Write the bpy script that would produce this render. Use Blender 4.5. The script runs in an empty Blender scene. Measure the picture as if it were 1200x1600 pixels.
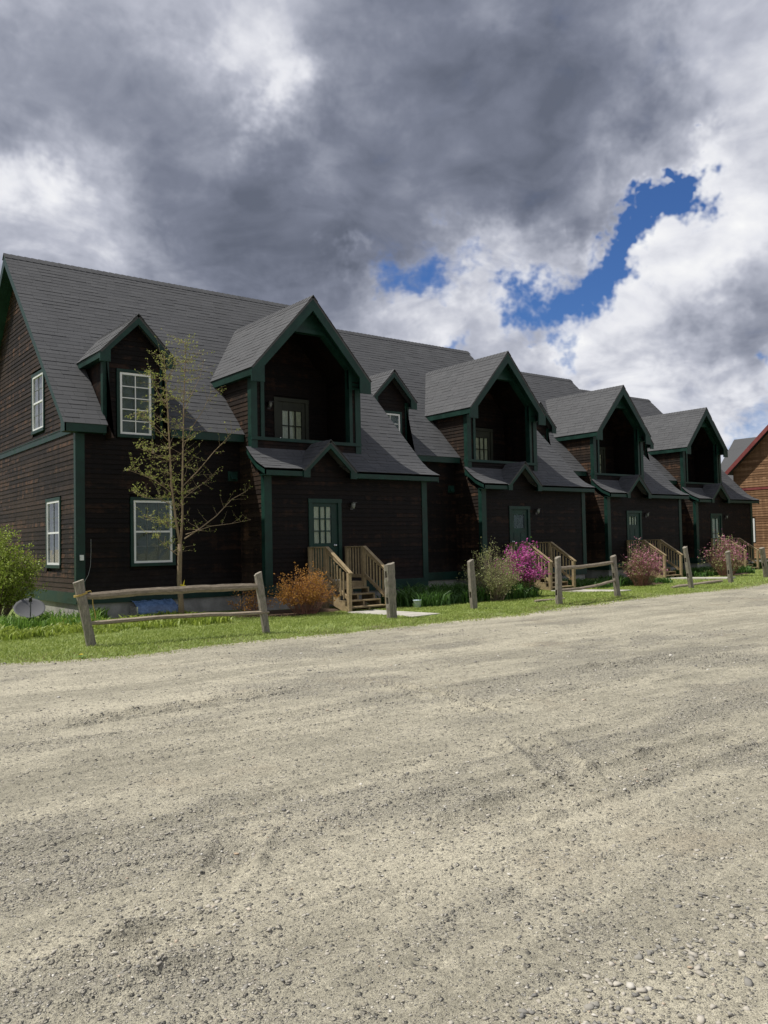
import bpy, bmesh, math, random
import numpy as np
from mathutils import Vector, Matrix

random.seed(11)
RNG = np.random.default_rng(5)
SC = bpy.context.scene
COL = SC.collection

# ------------------------------------------------------------------ camera
EYE = 1.5
FPX, CX, CY = 1315.0, 600.0, 800.0
ROT = np.array([[0.79290643, 0.00741102, 0.60929835],
                [-0.60900895, 0.04276442, 0.79200966],
                [-0.02018669, -0.99905770, 0.03842156]])   # columns: right, down, forward
cam_d = bpy.data.cameras.new('camera')
cam = bpy.data.objects.new('camera', cam_d)
COL.objects.link(cam)
rgt, dwn, fwd = ROT[:, 0], ROT[:, 1], ROT[:, 2]
mw = Matrix.Identity(4)
for i in range(3):
    mw[i][0] = rgt[i]; mw[i][1] = -dwn[i]; mw[i][2] = -fwd[i]
mw[2][3] = EYE
cam.matrix_world = mw
cam_d.sensor_fit = 'VERTICAL'
cam_d.sensor_height = 24.0
cam_d.lens = 24.0 * FPX / 1600.0
cam_d.clip_start = 0.05
cam_d.clip_end = 4000.0
SC.camera = cam


def pxdir(px, py):
    d = ROT @ np.array([(px - CX) / FPX, (py - CY) / FPX, 1.0])
    return d / np.linalg.norm(d)


def at(px, py, axis, val):
    """the point of the plane axis=val that lies in the direction of a place in the photograph"""
    d = pxdir(px, py)
    o = np.array([0, 0, EYE]); i = 'XYZ'.index(axis)
    return o + d * ((val - o[i]) / d[i])


# ------------------------------------------------------------------ view
SC.view_settings.view_transform = 'Standard'
SC.view_settings.look = 'None'
SC.view_settings.gamma = 1.0
SC.view_settings.exposure = 0.0
SC.view_settings.use_curve_mapping = False
SC.cycles.use_denoising = True
SC.cycles.denoising_input_passes = 'RGB_ALBEDO_NORMAL'
SC.cycles.denoising_prefilter = 'ACCURATE'
SC.cycles.max_bounces = 6
SC.cycles.diffuse_bounces = 3
SC.cycles.glossy_bounces = 3
SC.cycles.transparent_max_bounces = 8
SC.cycles.transmission_bounces = 3


# ------------------------------------------------------------------ node helper
class S:
    """a socket one can do arithmetic with"""
    def __init__(s, nt, sock): s.nt, s.k = nt, sock
    def __add__(s, o): return s.nt.math('ADD', s, o)
    def __radd__(s, o): return s.nt.math('ADD', o, s)
    def __sub__(s, o): return s.nt.math('SUBTRACT', s, o)
    def __rsub__(s, o): return s.nt.math('SUBTRACT', o, s)
    def __mul__(s, o): return s.nt.math('MULTIPLY', s, o)
    def __rmul__(s, o): return s.nt.math('MULTIPLY', o, s)
    def __truediv__(s, o): return s.nt.math('DIVIDE', s, o)


class NT:
    def __init__(s, tree): s.t = tree; tree.nodes.clear()
    def n(s, typ, **kw):
        nd = s.t.nodes.new(typ)
        for k, v in kw.items(): setattr(nd, k, v)
        return nd
    def put(s, inp, v):
        if isinstance(v, S): s.t.links.new(v.k, inp)
        else: inp.default_value = v
    def math(s, op, a, b=None, c=None, clamp=False):
        nd = s.n('ShaderNodeMath', operation=op); nd.use_clamp = clamp
        s.put(nd.inputs[0], a)
        if b is not None: s.put(nd.inputs[1], b)
        if c is not None: s.put(nd.inputs[2], c)
        return S(s, nd.outputs[0])
    def vm(s, op, a, b=None, out=0):
        nd = s.n('ShaderNodeVectorMath', operation=op)
        s.put(nd.inputs[0], a)
        if b is not None:
            if op == 'SCALE': s.put(nd.inputs['Scale'], b)
            else: s.put(nd.inputs[1], b)
        return S(s, nd.outputs[out])
    def noise(s, vec, scale, detail=4, rough=.55, dist=0, out=0, lac=2.0):
        nd = s.n('ShaderNodeTexNoise')
        if vec is not None: s.put(nd.inputs['Vector'], vec)
        nd.inputs['Scale'].default_value = scale; nd.inputs['Detail'].default_value = detail
        nd.inputs['Roughness'].default_value = rough; nd.inputs['Distortion'].default_value = dist
        nd.inputs['Lacunarity'].default_value = lac
        return S(s, nd.outputs[out])
    def vor(s, vec, scale, feature='F1', out=0):
        nd = s.n('ShaderNodeTexVoronoi', feature=feature)
        if vec is not None: s.put(nd.inputs['Vector'], vec)
        nd.inputs['Scale'].default_value = scale
        return S(s, nd.outputs[out])
    def sstep(s, v, a, b):
        nd = s.n('ShaderNodeMapRange', interpolation_type='SMOOTHSTEP')
        s.put(nd.inputs[0], v); s.put(nd.inputs[1], a); s.put(nd.inputs[2], b)
        return S(s, nd.outputs[0])
    def rng(s, v, a, b, c, d):
        nd = s.n('ShaderNodeMapRange')
        s.put(nd.inputs[0], v); s.put(nd.inputs[1], a); s.put(nd.inputs[2], b); s.put(nd.inputs[3], c); s.put(nd.inputs[4], d)
        return S(s, nd.outputs[0])
    def mix(s, f, a, b, typ='MIX'):
        nd = s.n('ShaderNodeMix', data_type='RGBA', blend_type=typ)
        s.put(nd.inputs[0], f)
        for i, v in ((6, a), (7, b)):
            s.put(nd.inputs[i], v if isinstance(v, S) else (v[0], v[1], v[2], 1))
        return S(s, nd.outputs[2])
    def xyz(s, v):
        nd = s.n('ShaderNodeSeparateXYZ'); s.put(nd.inputs[0], v)
        return [S(s, o) for o in nd.outputs]
    def comb(s, x, y, z):
        nd = s.n('ShaderNodeCombineXYZ')
        for i, v in enumerate((x, y, z)): s.put(nd.inputs[i], v)
        return S(s, nd.outputs[0])
    def ramp(s, v, stops):
        nd = s.n('ShaderNodeValToRGB'); cr = nd.color_ramp
        while len(cr.elements) < len(stops): cr.elements.new(.5)
        for e, (p, c) in zip(cr.elements, stops):
            e.position = p; e.color = (c[0], c[1], c[2], 1)
        s.put(nd.inputs[0], v)
        return S(s, nd.outputs[0])


# ------------------------------------------------------------------ sun and sky
SUN = Vector((-.465, .357, 1.0)).normalized()
sun_d = bpy.data.lights.new('sun', 'SUN')
sun_d.energy = 5.0
sun_d.angle = math.radians(.55)
sun_d.color = (1.0, .955, .88)
sun = bpy.data.objects.new('sun', sun_d)
sun.rotation_euler = SUN.to_track_quat('Z', 'Y').to_euler()
sun.location = (-20, 30, 40)
COL.objects.link(sun)

world = bpy.data.worlds.new('World')
SC.world = world
world.use_nodes = True


def build_sky():
    w = NT(world.node_tree)
    out = w.n('ShaderNodeOutputWorld'); bg = w.n('ShaderNodeBackground')
    w.t.links.new(bg.outputs[0], out.inputs[0])
    bg.inputs[1].default_value = .1
    sky = w.n('ShaderNodeTexSky', sky_type='NISHITA')
    sky.sun_disc = False
    sky.sun_elevation = math.asin(SUN.z)
    sky.sun_rotation = math.atan2(SUN.x, SUN.y)
    sky.air_density = 1.0; sky.dust_density = .2; sky.ozone_density = 3.0
    skyc = w.mix(1.0, S(w, sky.outputs[0]), (.40, .60, .93), 'MULTIPLY')
    tc = w.n('ShaderNodeTexCoord')
    d = S(w, tc.outputs['Generated'])
    dx, dy, dz = w.xyz(d)
    zc = w.math('MAXIMUM', dz, .0) + .42
    p = w.comb(dx / zc, dy / zc, dz * .9)                   # a cloud layer seen from below
    wn = w.vm('SUBTRACT', w.noise(p, 2.2, 3, .55, out=1), (.5, .5, .5))
    pw = w.vm('ADD', p, w.vm('SCALE', wn, .30))
    nd = w.vm('NORMALIZE', w.vm('ADD', d, w.vm('SCALE', w.vm('SUBTRACT', w.noise(d, 7.0, 5, .66, out=1), (.5, .5, .5)), .27)))

    def blobs(lst, base):
        acc = base
        for (px, py, r, a) in lst:
            c = pxdir(px, py); k = FPX / r
            dot = w.vm('DOT_PRODUCT', nd, tuple(float(q) for q in c), out=1)
            acc = acc + w.math('EXPONENT', (dot - 1.0) * (2 * k * k)) * a
        return acc
    f1 = w.noise(pw, 2.1, 7, .55)
    f2 = w.noise(w.vm('ADD', pw, (-.035, .028, .02)), 2.1, 5, .55)     # the same field a little nearer the sun
    fine = w.noise(pw, 9.0, 6, .62)
    dv = w.vm('ADD', d, w.vm('SCALE', w.vm('SUBTRACT', w.noise(d, 14.0, 3, .6, out=1), (.5, .5, .5)), .06))
    puff = w.vor(dv, 11.0, 'SMOOTH_F1')
    puff2 = w.vor(dv, 26.0, 'SMOOTH_F1')
    bil = (puff - .42) * -.55 + (puff2 - .42) * -.30                   # rounded heads of cumulus
    # where the deck is open
    gap = blobs([(655, 412, 44, .55), (600, 440, 34, .36), (735, 405, 20, .30), (805, 462, 38, .50), (870, 456, 44, .72), (935, 425, 42, .80),
                 (975, 375, 36, .80), (985, 330, 26, .62), (1020, 315, 24, .50), (1068, 300, 34, .80), (1055, 278, 20, .50), (700, 470, 24, .25),
                 (890, 548, 24, .42), (740, 568, 34, .55), (845, 532, 18, .35), (1165, 690, 40, .42), (1188, 563, 20, .40), (1185, 640, 30, .22)],
                (f1 - .5) * -.80 + (fine - .5) * -.55 + bil * -.40 - .08)
    alpha = 1.0 - w.sstep(gap, .04, .60)
    # how bright the deck is: dark heavy bases, white sunlit heads
    lum = blobs([(815, 205, 190, -.26), (940, 235, 120, -.12), (640, 300, 140, -.16), (320, 290, 140, -.29), (470, 400, 130, -.29), (270, 470, 120, -.12),
                 (110, 100, 120, -.20), (680, 70, 120, -.14), (900, 50, 140, -.14), (540, 470, 80, -.14), (30, 140, 80, -.06),
                 (395, 45, 80, .08), (320, 8, 60, .12), (430, 115, 60, .20), (448, 190, 60, .30), (10, 262, 55, .22), (70, 330, 80, .12), (180, 385, 60, .06),
                 (1120, 75, 80, .14), (1040, 130, 60, .06), (1190, 210, 70, .10), (1160, 330, 110, .23), (1050, 420, 90, .27), (1100, 250, 40, .10),
                 (790, 380, 60, .33), (870, 350, 50, .10), (700, 490, 80, .24), (600, 470, 60, .22), (840, 520, 90, .20), (960, 570, 90, .22), (1080, 640, 80, .22),
                 (1140, 500, 60, -.12), (1150, 560, 60, -.10), (790, 505, 46, -.10), (538, 392, 20, .30), (930, 340, 30, .20), (545, 470, 36, .12)], .50)
    relief = (f1 - f2) * 1.9 + (f1 - .5) * .62 + (fine - .5) * .27 + bil * .30
    b = lum + relief + w.sstep(gap, -.25, .35) * .16
    col = w.ramp(b, [(.0, (1.25, 1.42, 1.90)), (.22, (1.95, 2.15, 2.80)), (.42, (3.1, 3.32, 4.05)), (.62, (4.9, 5.1, 5.9)), (.82, (7.9, 8.0, 8.5)), (1.0, (9.7, 9.7, 9.7))])
    c = w.mix(alpha, skyc, col)
    # haze where sky meets land
    hz = w.sstep(dz, .10, -.02)
    c = w.mix(hz * .6, c, (4.2, 4.6, 5.2))
    w.put(bg.inputs[0], c)
    world.cycles.sampling_method = 'MANUAL'
    world.cycles.sample_map_resolution = 256


build_sky()


# ------------------------------------------------------------------ materials
def material(name):
    m = bpy.data.materials.new(name); m.use_nodes = True
    t = NT(m.node_tree)
    out = t.n('ShaderNodeOutputMaterial'); pb = t.n('ShaderNodeBsdfPrincipled')
    t.t.links.new(pb.outputs[0], out.inputs[0])
    return m, t, pb, out


def pos(t): return S(t, t.n('ShaderNodeNewGeometry').outputs['Position'])


def rnd(t):
    """one number for each piece, whether it is an object or an island of a joined mesh"""
    a = S(t, t.n('ShaderNodeObjectInfo').outputs['Random'])
    b = S(t, t.n('ShaderNodeNewGeometry').outputs['Random Per Island'])
    return t.math('FRACT', a + b)


def bump(t, pb, h, strength=.5, dist=.01):
    nd = t.n('ShaderNodeBump'); nd.inputs['Strength'].default_value = strength; nd.inputs['Distance'].default_value = dist
    t.put(nd.inputs['Height'], h); t.t.links.new(nd.outputs[0], pb.inputs['Normal'])


def stretch(t, v, k): return t.vm('MULTIPLY', v, k)


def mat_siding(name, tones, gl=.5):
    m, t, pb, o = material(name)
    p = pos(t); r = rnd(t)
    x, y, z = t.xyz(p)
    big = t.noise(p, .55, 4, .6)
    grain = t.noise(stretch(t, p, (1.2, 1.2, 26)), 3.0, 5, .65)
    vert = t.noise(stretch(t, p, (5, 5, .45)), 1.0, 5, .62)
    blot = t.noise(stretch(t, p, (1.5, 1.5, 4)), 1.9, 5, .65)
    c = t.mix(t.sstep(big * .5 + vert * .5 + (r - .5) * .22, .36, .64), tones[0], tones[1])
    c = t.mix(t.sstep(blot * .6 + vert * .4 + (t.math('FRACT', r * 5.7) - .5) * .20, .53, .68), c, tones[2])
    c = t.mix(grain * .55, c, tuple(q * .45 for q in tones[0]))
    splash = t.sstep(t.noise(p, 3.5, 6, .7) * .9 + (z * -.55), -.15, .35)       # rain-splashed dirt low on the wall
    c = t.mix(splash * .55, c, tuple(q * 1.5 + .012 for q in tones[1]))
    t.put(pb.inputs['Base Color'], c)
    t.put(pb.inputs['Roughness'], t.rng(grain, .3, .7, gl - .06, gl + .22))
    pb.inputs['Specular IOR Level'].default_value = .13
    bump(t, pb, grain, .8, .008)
    return m


def mat_plain(name, col, rough=.5, var=.15, scale=3, bmp=.2, spec=.5, metal=0.0):
    m, t, pb, o = material(name)
    p = pos(t)
    n = t.noise(p, scale, 5, .65)
    lo = tuple(c * (1 - var) for c in col); hi = tuple(min(1, c * (1 + var)) for c in col)
    t.put(pb.inputs['Base Color'], t.mix(t.sstep(n, .3, .7), lo, hi))
    t.put(pb.inputs['Roughness'], t.rng(n, .3, .7, max(.02, rough - .08), min(1, rough + .1)))
    pb.inputs['Specular IOR Level'].default_value = spec
    pb.inputs['Metallic'].default_value = metal
    if bmp: bump(t, pb, t.noise(p, scale * 14, 4, .6), bmp, .004)
    return m


def mat_shingle():
    m, t, pb, o = material('asphalt shingle')
    p = pos(t); r = rnd(t)
    c = t.mix(r, (.058, .060, .064), (.078, .080, .084))
    c = t.mix(t.sstep(t.noise(p, .5, 4, .6), .35, .7) * .5, c, (.065, .066, .069))
    g = t.noise(p, 240, 2, .6)
    c = t.mix(t.sstep(g, .45, .7) * .45, c, (.118, .120, .124))
    streak = t.noise(stretch(t, p, (3.5, .5, .5)), 1.0, 4, .6)
    c = t.mix(t.sstep(streak, .5, .75) * .22, c, (.046, .047, .05))
    t.put(pb.inputs['Base Color'], c)
    pb.inputs['Roughness'].default_value = .86
    pb.inputs['Specular IOR Level'].default_value = .3
    bump(t, pb, g, .5, .004)
    return m


def mat_wood(name, a, b, rough=.75, axis=(1, 1, 1), crack=.5, spots=None):
    m, t, pb, o = material(name)
    co = S(t, t.n('ShaderNodeTexCoord').outputs['Object'])
    r = rnd(t)
    v = stretch(t, co, axis)
    v = t.vm('ADD', v, t.comb(r * 13.0, r * 7.0, r * 5.0))
    g = t.noise(v, 9.0, 6, .65, .4)
    g2 = t.noise(v, 34.0, 4, .6)
    c = t.mix(t.sstep(g * .7 + g2 * .3, .32, .68), a, b)
    c = t.mix(r * .35, c, tuple(q * .62 for q in b))
    c = t.mix(t.sstep(g2, .58, .70) * crack, c, tuple(q * .22 for q in a))
    if spots:
        c = t.mix(t.sstep(t.noise(pos(t), 11, 5, .6), .55, .66) * .6, c, spots)
    t.put(pb.inputs['Base Color'], c)
    pb.inputs['Roughness'].default_value = rough
    pb.inputs['Specular IOR Level'].default_value = .35
    bump(t, pb, g * .4 + g2 * .6, .7, .008)
    return m


def mat_leaf(name, a, b, trans=.35, rough=.5, spec=.35):
    m, t, pb, out = material(name)
    r = rnd(t)
    n = t.noise(pos(t), 2.2, 3, .6)
    c = t.mix(t.math('FRACT', r * 7.31) * .6 + t.sstep(n, .3, .7) * .4, a, b)
    t.put(pb.inputs['Base Color'], c)
    pb.inputs['Roughness'].default_value = rough
    pb.inputs['Specular IOR Level'].default_value = spec
    tr = t.n('ShaderNodeBsdfTranslucent'); t.put(tr.inputs[0], c)
    mx = t.n('ShaderNodeMixShader'); mx.inputs[0].default_value = trans
    t.t.links.new(pb.outputs[0], mx.inputs[1]); t.t.links.new(tr.outputs[0], mx.inputs[2])
    t.t.links.new(mx.outputs[0], out.inputs[0])
    return m


def mat_glass(name, tint=(.8, .85, .84), wave=.02):
    m, t, pb, out = material(name)
    t.t.nodes.remove(pb)
    fr = t.n('ShaderNodeFresnel'); fr.inputs[0].default_value = 1.5
    gl = t.n('ShaderNodeBsdfGlossy'); gl.inputs['Roughness'].default_value = .03
    tp = t.n('ShaderNodeBsdfTransparent'); tp.inputs[0].default_value = (*tint, 1)
    bm = t.n('ShaderNodeBump'); bm.inputs['Strength'].default_value = .25; bm.inputs['Distance'].default_value = wave
    t.put(bm.inputs['Height'], t.noise(pos(t), 2.0, 2, .5)); t.t.links.new(bm.outputs[0], gl.inputs['Normal'])
    mx = t.n('ShaderNodeMixShader')
    bf = S(t, t.n('ShaderNodeNewGeometry').outputs['Backfacing'])
    t.put(mx.inputs[0], t.math('MULTIPLY', S(t, fr.outputs[0]) * 1.7 + .03, 1.0 - bf, clamp=True))
    t.t.links.new(tp.outputs[0], mx.inputs[1]); t.t.links.new(gl.outputs[0], mx.inputs[2])
    t.t.links.new(mx.outputs[0], out.inputs[0])
    return m


def mat_gravel():
    m, t, pb, out = material('dusty gravel')
    p = pos(t)
    at_ = t.n('ShaderNodeAttribute'); at_.attribute_name = 'stony'
    stony = S(t, at_.outputs['Fac'])
    warp = t.vm('SCALE', t.vm('SUBTRACT', t.noise(p, .35, 3, .5, out=1), (.5, .5, .5)), .8)
    q = t.vm('ADD', p, warp)
    lane = t.noise(stretch(t, q, (.10, .95, 1)), 1.0, 5, .6)            # wheel lanes along the row
    thin = t.noise(stretch(t, q, (.16, 5.5, 1)), 1.0, 5, .65)
    pat = t.noise(q, 1.3, 6, .66)
    brk = t.noise(p, 11, 5, .7)
    dust = t.sstep(lane * .45 + pat * .27 + thin * .28 + (brk - .5) * .30, .38, .62)
    c = t.mix(dust, (.315, .294, .226), (.535, .495, .380))
    st = t.sstep(stony + (brk - .5) * .9, .15, .75)
    c = t.mix(st * .5, c, (.29, .275, .222))
    c = t.mix(t.sstep(t.noise(q, .6, 5, .65), .56, .72) * .45, c, (.34, .285, .205))
    # stones pressed into the surface, three sizes
    h = 0.0
    for sc, amt, thr in ((30, .70, .66), (66, .80, .58), (150, .80, .50)):
        vd = t.vor(p, sc); vc = t.vor(p, sc, out=1)
        rv, gv, bv = t.xyz(vc)
        keep = t.sstep(gv + (st - .5) * .34, thr - .03, thr + .03)
        body = t.sstep(vd, .50, .26) * keep
        tone = t.ramp(rv, [(0, (.11, .11, .102)), (.3, (.23, .22, .192)), (.6, (.38, .35, .285)), (.88, (.55, .51, .43)), (1, (.74, .71, .64))])
        c = t.mix(body * amt, c, tone)
        h = body * (.9 / sc) + h
    g = t.noise(p, 210, 3, .75)
    g2 = t.noise(p, 48, 4, .7)
    k = t.rng(g, .30, .70, .45, 1.5) * t.rng(g2, .3, .7, .74, 1.24)
    c = t.vm('SCALE', c, k)
    t.put(pb.inputs['Base Color'], c)
    pb.inputs['Roughness'].default_value = .93
    pb.inputs['Specular IOR Level'].default_value = .2
    bump(t, pb, h * .7 + g * .006 + g2 * .016, 1.0, 1.0)
    return m


def mat_lawn_soil():
    m, t, pb, out = material('lawn ground')
    p = pos(t)
    c = t.mix(t.noise(p, 3, 5, .6), (.14, .19, .045), (.21, .26, .07))
    c = t.mix(t.sstep(t.noise(p, .8, 5, .65), .55, .75), c, (.13, .11, .06))
    t.put(pb.inputs['Base Color'], c); pb.inputs['Roughness'].default_value = .95
    bump(t, pb, t.noise(p, 60, 4, .6), 1, .02)
    return m


def mat_stone():
    m, t, pb, out = material('loose stone')
    r = rnd(t); p = pos(t)
    c = t.ramp(r, [(0, (.15, .15, .145)), (.22, (.25, .242, .215)), (.55, (.38, .352, .298)), (.85, (.50, .465, .395)), (.96, (.68, .66, .60)), (1, (.45, .33, .22))])
    c = t.mix(t.noise(p, 160, 3, .6) * .5, c, (.28, .26, .22))
    t.put(pb.inputs['Base Color'], c); pb.inputs['Roughness'].default_value = .85
    pb.inputs['Specular IOR Level'].default_value = .25
    return m


M = {}
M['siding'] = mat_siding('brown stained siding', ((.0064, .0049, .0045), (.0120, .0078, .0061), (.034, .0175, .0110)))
M['siding_lit'] = mat_siding('lit copy of brown siding', ((.020, .0145, .0115), (.050, .033, .023), (.125, .068, .040)))  # lighter siding copy: sunlight on the left-facing walls put into the colour
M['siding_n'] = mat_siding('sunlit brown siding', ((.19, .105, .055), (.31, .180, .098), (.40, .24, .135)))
M['trim'] = mat_plain('dark green paint', (.0075, .033, .0245), .45, .28, 2.5, .3, .30)
M['olive'] = mat_plain('dull olive paint', (.030, .034, .024), .55, .25, 2.5, .3, .3)
M['red'] = mat_plain('red paint', (.19, .045, .042), .5, .2, 2.5, .2)
M['shingle'] = mat_shingle()
M['concrete'] = mat_plain('concrete', (.30, .29, .27), .9, .25, 2.2, .5, .25)
M['path'] = mat_plain('pale concrete slab', (.42, .40, .355), .9, .15, 2.2, .4, .25)
M['white'] = mat_plain('white vinyl', (.74, .75, .74), .35, .05, 2, .05)
M['glass'] = mat_glass('window glass')
M['blind'] = mat_plain('grey green blind', (.115, .125, .10), .8, .2, 4, 0)
M['blindbar'] = mat_plain('grey window bar', (.17, .18, .16), .5, .1, 4, 0)
M['curtain'] = mat_plain('cream curtain', (.80, .72, .52), .9, .12, 9, .2)
M['dark'] = mat_plain('dark interior', (.02, .02, .022), .9, .1, 3, 0)
M['metal'] = mat_plain('bright metal', (.70, .70, .68), .25, .05, 5, 0, .5, 1.0)
M['iron'] = mat_plain('black iron', (.02, .02, .02), .4, .1, 5, .1)
M['lumber'] = mat_wood('treated lumber', (.40, .31, .175), (.24, .18, .10), .72, (1, 1, 1), .25)
M['post'] = mat_wood('weathered cedar', (.34, .305, .25), (.16, .142, .115), .85, (5, 5, .8), .65, (.15, .16, .10))
M['rail'] = mat_wood('split cedar rail', (.40, .335, .25), (.19, .155, .115), .85, (.7, 5, 5), .65, (.17, .14, .09))
M['bark'] = mat_wood('young tree bark', (.38, .29, .185), (.20, .145, .09), .85, (6, 6, 1.2), .4)
M['twig'] = mat_plain('twig bark', (.26, .20, .14), .85, .25, 8, .2)
M['redtwig'] = mat_plain('reddish twig', (.24, .12, .085), .85, .3, 8, .2)
M['gravel'] = mat_gravel()
M['soil'] = mat_lawn_soil()
M['stone'] = mat_stone()
M['mulch'] = mat_plain('bark mulch', (.075, .05, .032), .95, .4, 12, .8, .2)
M['grass'] = mat_leaf('grass blade', (.20, .28, .05), (.41, .47, .13), .30, .55)
M['drygrass'] = mat_leaf('dry grass', (.22, .19, .09), (.33, .29, .15), .30, .7)
M['leaf_tree'] = mat_leaf('young tree leaf', (.21, .25, .055), (.40, .42, .125), .48)
M['leaf_shrub'] = mat_leaf('shrub leaf', (.19, .27, .035), (.38, .45, .085), .35)
M['leaf_bed'] = mat_leaf('bed leaf', (.10, .21, .03), (.22, .36, .06), .35)
M['leaf_dark'] = mat_leaf('dark ground cover leaf', (.045, .11, .022), (.10, .20, .04), .3)
M['leaf_orange'] = mat_leaf('rust coloured leaf', (.36, .16, .03), (.60, .32, .08), .40, .6)
M['leaf_pale'] = mat_leaf('pale green leaf', (.22, .25, .09), (.34, .35, .15), .35)
M['pink'] = mat_leaf('magenta blossom', (.42, .05, .27), (.66, .18, .47), .35, .6)
M['rose'] = mat_leaf('dusty pink blossom', (.42, .15, .22), (.60, .29, .37), .35, .6)
M['dish'] = mat_plain('grey dish paint', (.10, .102, .107), .8, .1, 3, .1, .15)
M['blue'] = mat_plain('blue plastic sheet', (.10, .17, .30), .25, .35, 5, .6)
M['pail'] = mat_plain('pale blue plastic', (.55, .66, .72), .4, .08, 4, .05)
M['rope'] = mat_plain('yellow rope', (.50, .36, .10), .8, .2, 30, .5)
M['yellow'] = mat_plain('yellow tape', (.80, .62, .03), .45, .1, 6, .1)
M['cable'] = mat_plain('grey cable', (.35, .35, .34), .5, .1, 6, 0)


# ------------------------------------------------------------------ mesh helpers
class MB:
    def __init__(s): s.v, s.f = [], []
    def add(s, vs, fs):
        o = len(s.v); s.v += [tuple(map(float, q)) for q in vs]; s.f += [[i + o for i in q] for q in fs]
        return s
    def hexa(s, q):       # eight corners: bottom four anticlockwise, top four the same way
        return s.add(q, [(3, 2, 1, 0), (4, 5, 6, 7), (0, 1, 5, 4), (1, 2, 6, 5), (2, 3, 7, 6), (3, 0, 4, 7)])
    def box(s, x0, x1, y0, y1, z0, z1, m=None):
        q = [(x0, y0, z0), (x1, y0, z0), (x1, y1, z0), (x0, y1, z0), (x0, y0, z1), (x1, y0, z1), (x1, y1, z1), (x0, y1, z1)]
        return s.hexa([m(*p) for p in q] if m else q)
    def extrude(s, poly, d):   # a flat outline with thickness d
        n = len(poly); d = np.asarray(d, float)
        a = [np.asarray(p, float) for p in poly]
        vs = a + [p + d for p in a]
        return s.add(vs, [list(range(n))[::-1], list(range(n, 2 * n))] + [(i, (i + 1) % n, n + (i + 1) % n, n + i) for i in range(n)])
    def tube(s, pts, rad, n=6, caps=True):
        pts = [np.asarray(p, float) for p in pts]; rings = []
        if not hasattr(rad, '__len__'): rad = [rad] * len(pts)
        ref = None
        for i, p in enumerate(pts):
            t = pts[min(i + 1, len(pts) - 1)] - pts[max(i - 1, 0)]; t = t / (np.linalg.norm(t) + 1e-9)
            if ref is None: ref = np.cross(t, (0, 0, 1.) if abs(t[2]) < .9 else (1., 0, 0))
            ref = ref - t * (ref @ t); ref /= np.linalg.norm(ref) + 1e-9
            b = np.cross(t, ref)
            rings.append([p + rad[i] * (math.cos(k * 2 * math.pi / n) * ref + math.sin(k * 2 * math.pi / n) * b) for k in range(n)])
        vs = [q for r_ in rings for q in r_]
        fs = [(i * n + k, i * n + (k + 1) % n, (i + 1) * n + (k + 1) % n, (i + 1) * n + k) for i in range(len(pts) - 1) for k in range(n)]
        if caps: fs += [list(range(n))[::-1], list(range((len(pts) - 1) * n, len(pts) * n))]
        return s.add(vs, fs)
    def mesh(s, name, mat, o=(0, 0, 0), smooth=False):
        me = bpy.data.meshes.new(name)
        me.from_pydata([(a - o[0], b - o[1], c - o[2]) for a, b, c in s.v], [], s.f)
        me.materials.append(M[mat] if isinstance(mat, str) else mat)
        if smooth:
            me.polygons.foreach_set('use_smooth', [True] * len(me.polygons))
        me.update()
        return me
    def build(s, name, mat, parent=None, smooth=False, bevel=0, o=None):
        off = o if o is not None else (origin_of(parent) if parent else (0, 0, 0))
        ob = bpy.data.objects.new(name, s.mesh(name, mat, off, smooth))
        COL.objects.link(ob)
        if parent: ob.parent = parent
        elif o is not None: ob.location = o
        if bevel:
            b = ob.modifiers.new('bevel', 'BEVEL'); b.width = bevel; b.segments = 2; b.limit_method = 'ANGLE'
        return ob


def origin_of(o):
    v = Vector((0, 0, 0))
    while o: v = v + o.location; o = o.parent
    return tuple(v)


def tag(o, label=None, cat=None, group=None, kind=None):
    if label: o['label'] = label
    if cat: o['category'] = cat
    if group: o['group'] = group
    if kind: o['kind'] = kind
    return o


def thing(name, label, cat, loc, group=None):
    o = bpy.data.objects.new(name, None); o.empty_display_size = .2
    o.location = loc; COL.objects.link(o)
    return tag(o, label, cat, group)


def np_mesh(name, verts, faces, mat, smooth=False):
    """verts (n,3), faces (m,k) with constant k"""
    me = bpy.data.meshes.new(name)
    n, (m_, k) = len(verts), faces.shape
    me.vertices.add(n); me.vertices.foreach_set('co', np.asarray(verts, np.float32).ravel())
    me.loops.add(m_ * k); me.loops.foreach_set('vertex_index', faces.astype(np.int32).ravel())
    me.polygons.add(m_)
    me.polygons.foreach_set('loop_start', np.arange(m_, dtype=np.int32) * k)
    if smooth: me.polygons.foreach_set('use_smooth', np.ones(m_, bool))
    me.materials.append(M[mat])
    me.update(calc_edges=True); me.validate()
    return me


def obj(name, me, parent=None, loc=None):
    o = bpy.data.objects.new(name, me); COL.objects.link(o)
    if parent: o.parent = parent
    if loc is not None: o.location = loc
    return o


_LAT = RNG.random((256, 256))


def vnoise(x, y, seed=0):
    x = np.asarray(x) + seed * 17.3; y = np.asarray(y) + seed * 9.1
    xi = np.floor(x).astype(int); yi = np.floor(y).astype(int)
    fx = x - xi; fy = y - yi
    fx = fx * fx * (3 - 2 * fx); fy = fy * fy * (3 - 2 * fy)
    L = lambda a, b: _LAT[a & 255, b & 255]
    return (L(xi, yi) * (1 - fx) + L(xi + 1, yi) * fx) * (1 - fy) + (L(xi, yi + 1) * (1 - fx) + L(xi + 1, yi + 1) * fx) * fy


def fbm(x, y, o=4, seed=0):
    s, a = 0, .5
    for i in range(o):
        s = s + a * vnoise(x * 2 ** i, y * 2 ** i, seed + i); a *= .5
    return s
#@@GROUND

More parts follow.
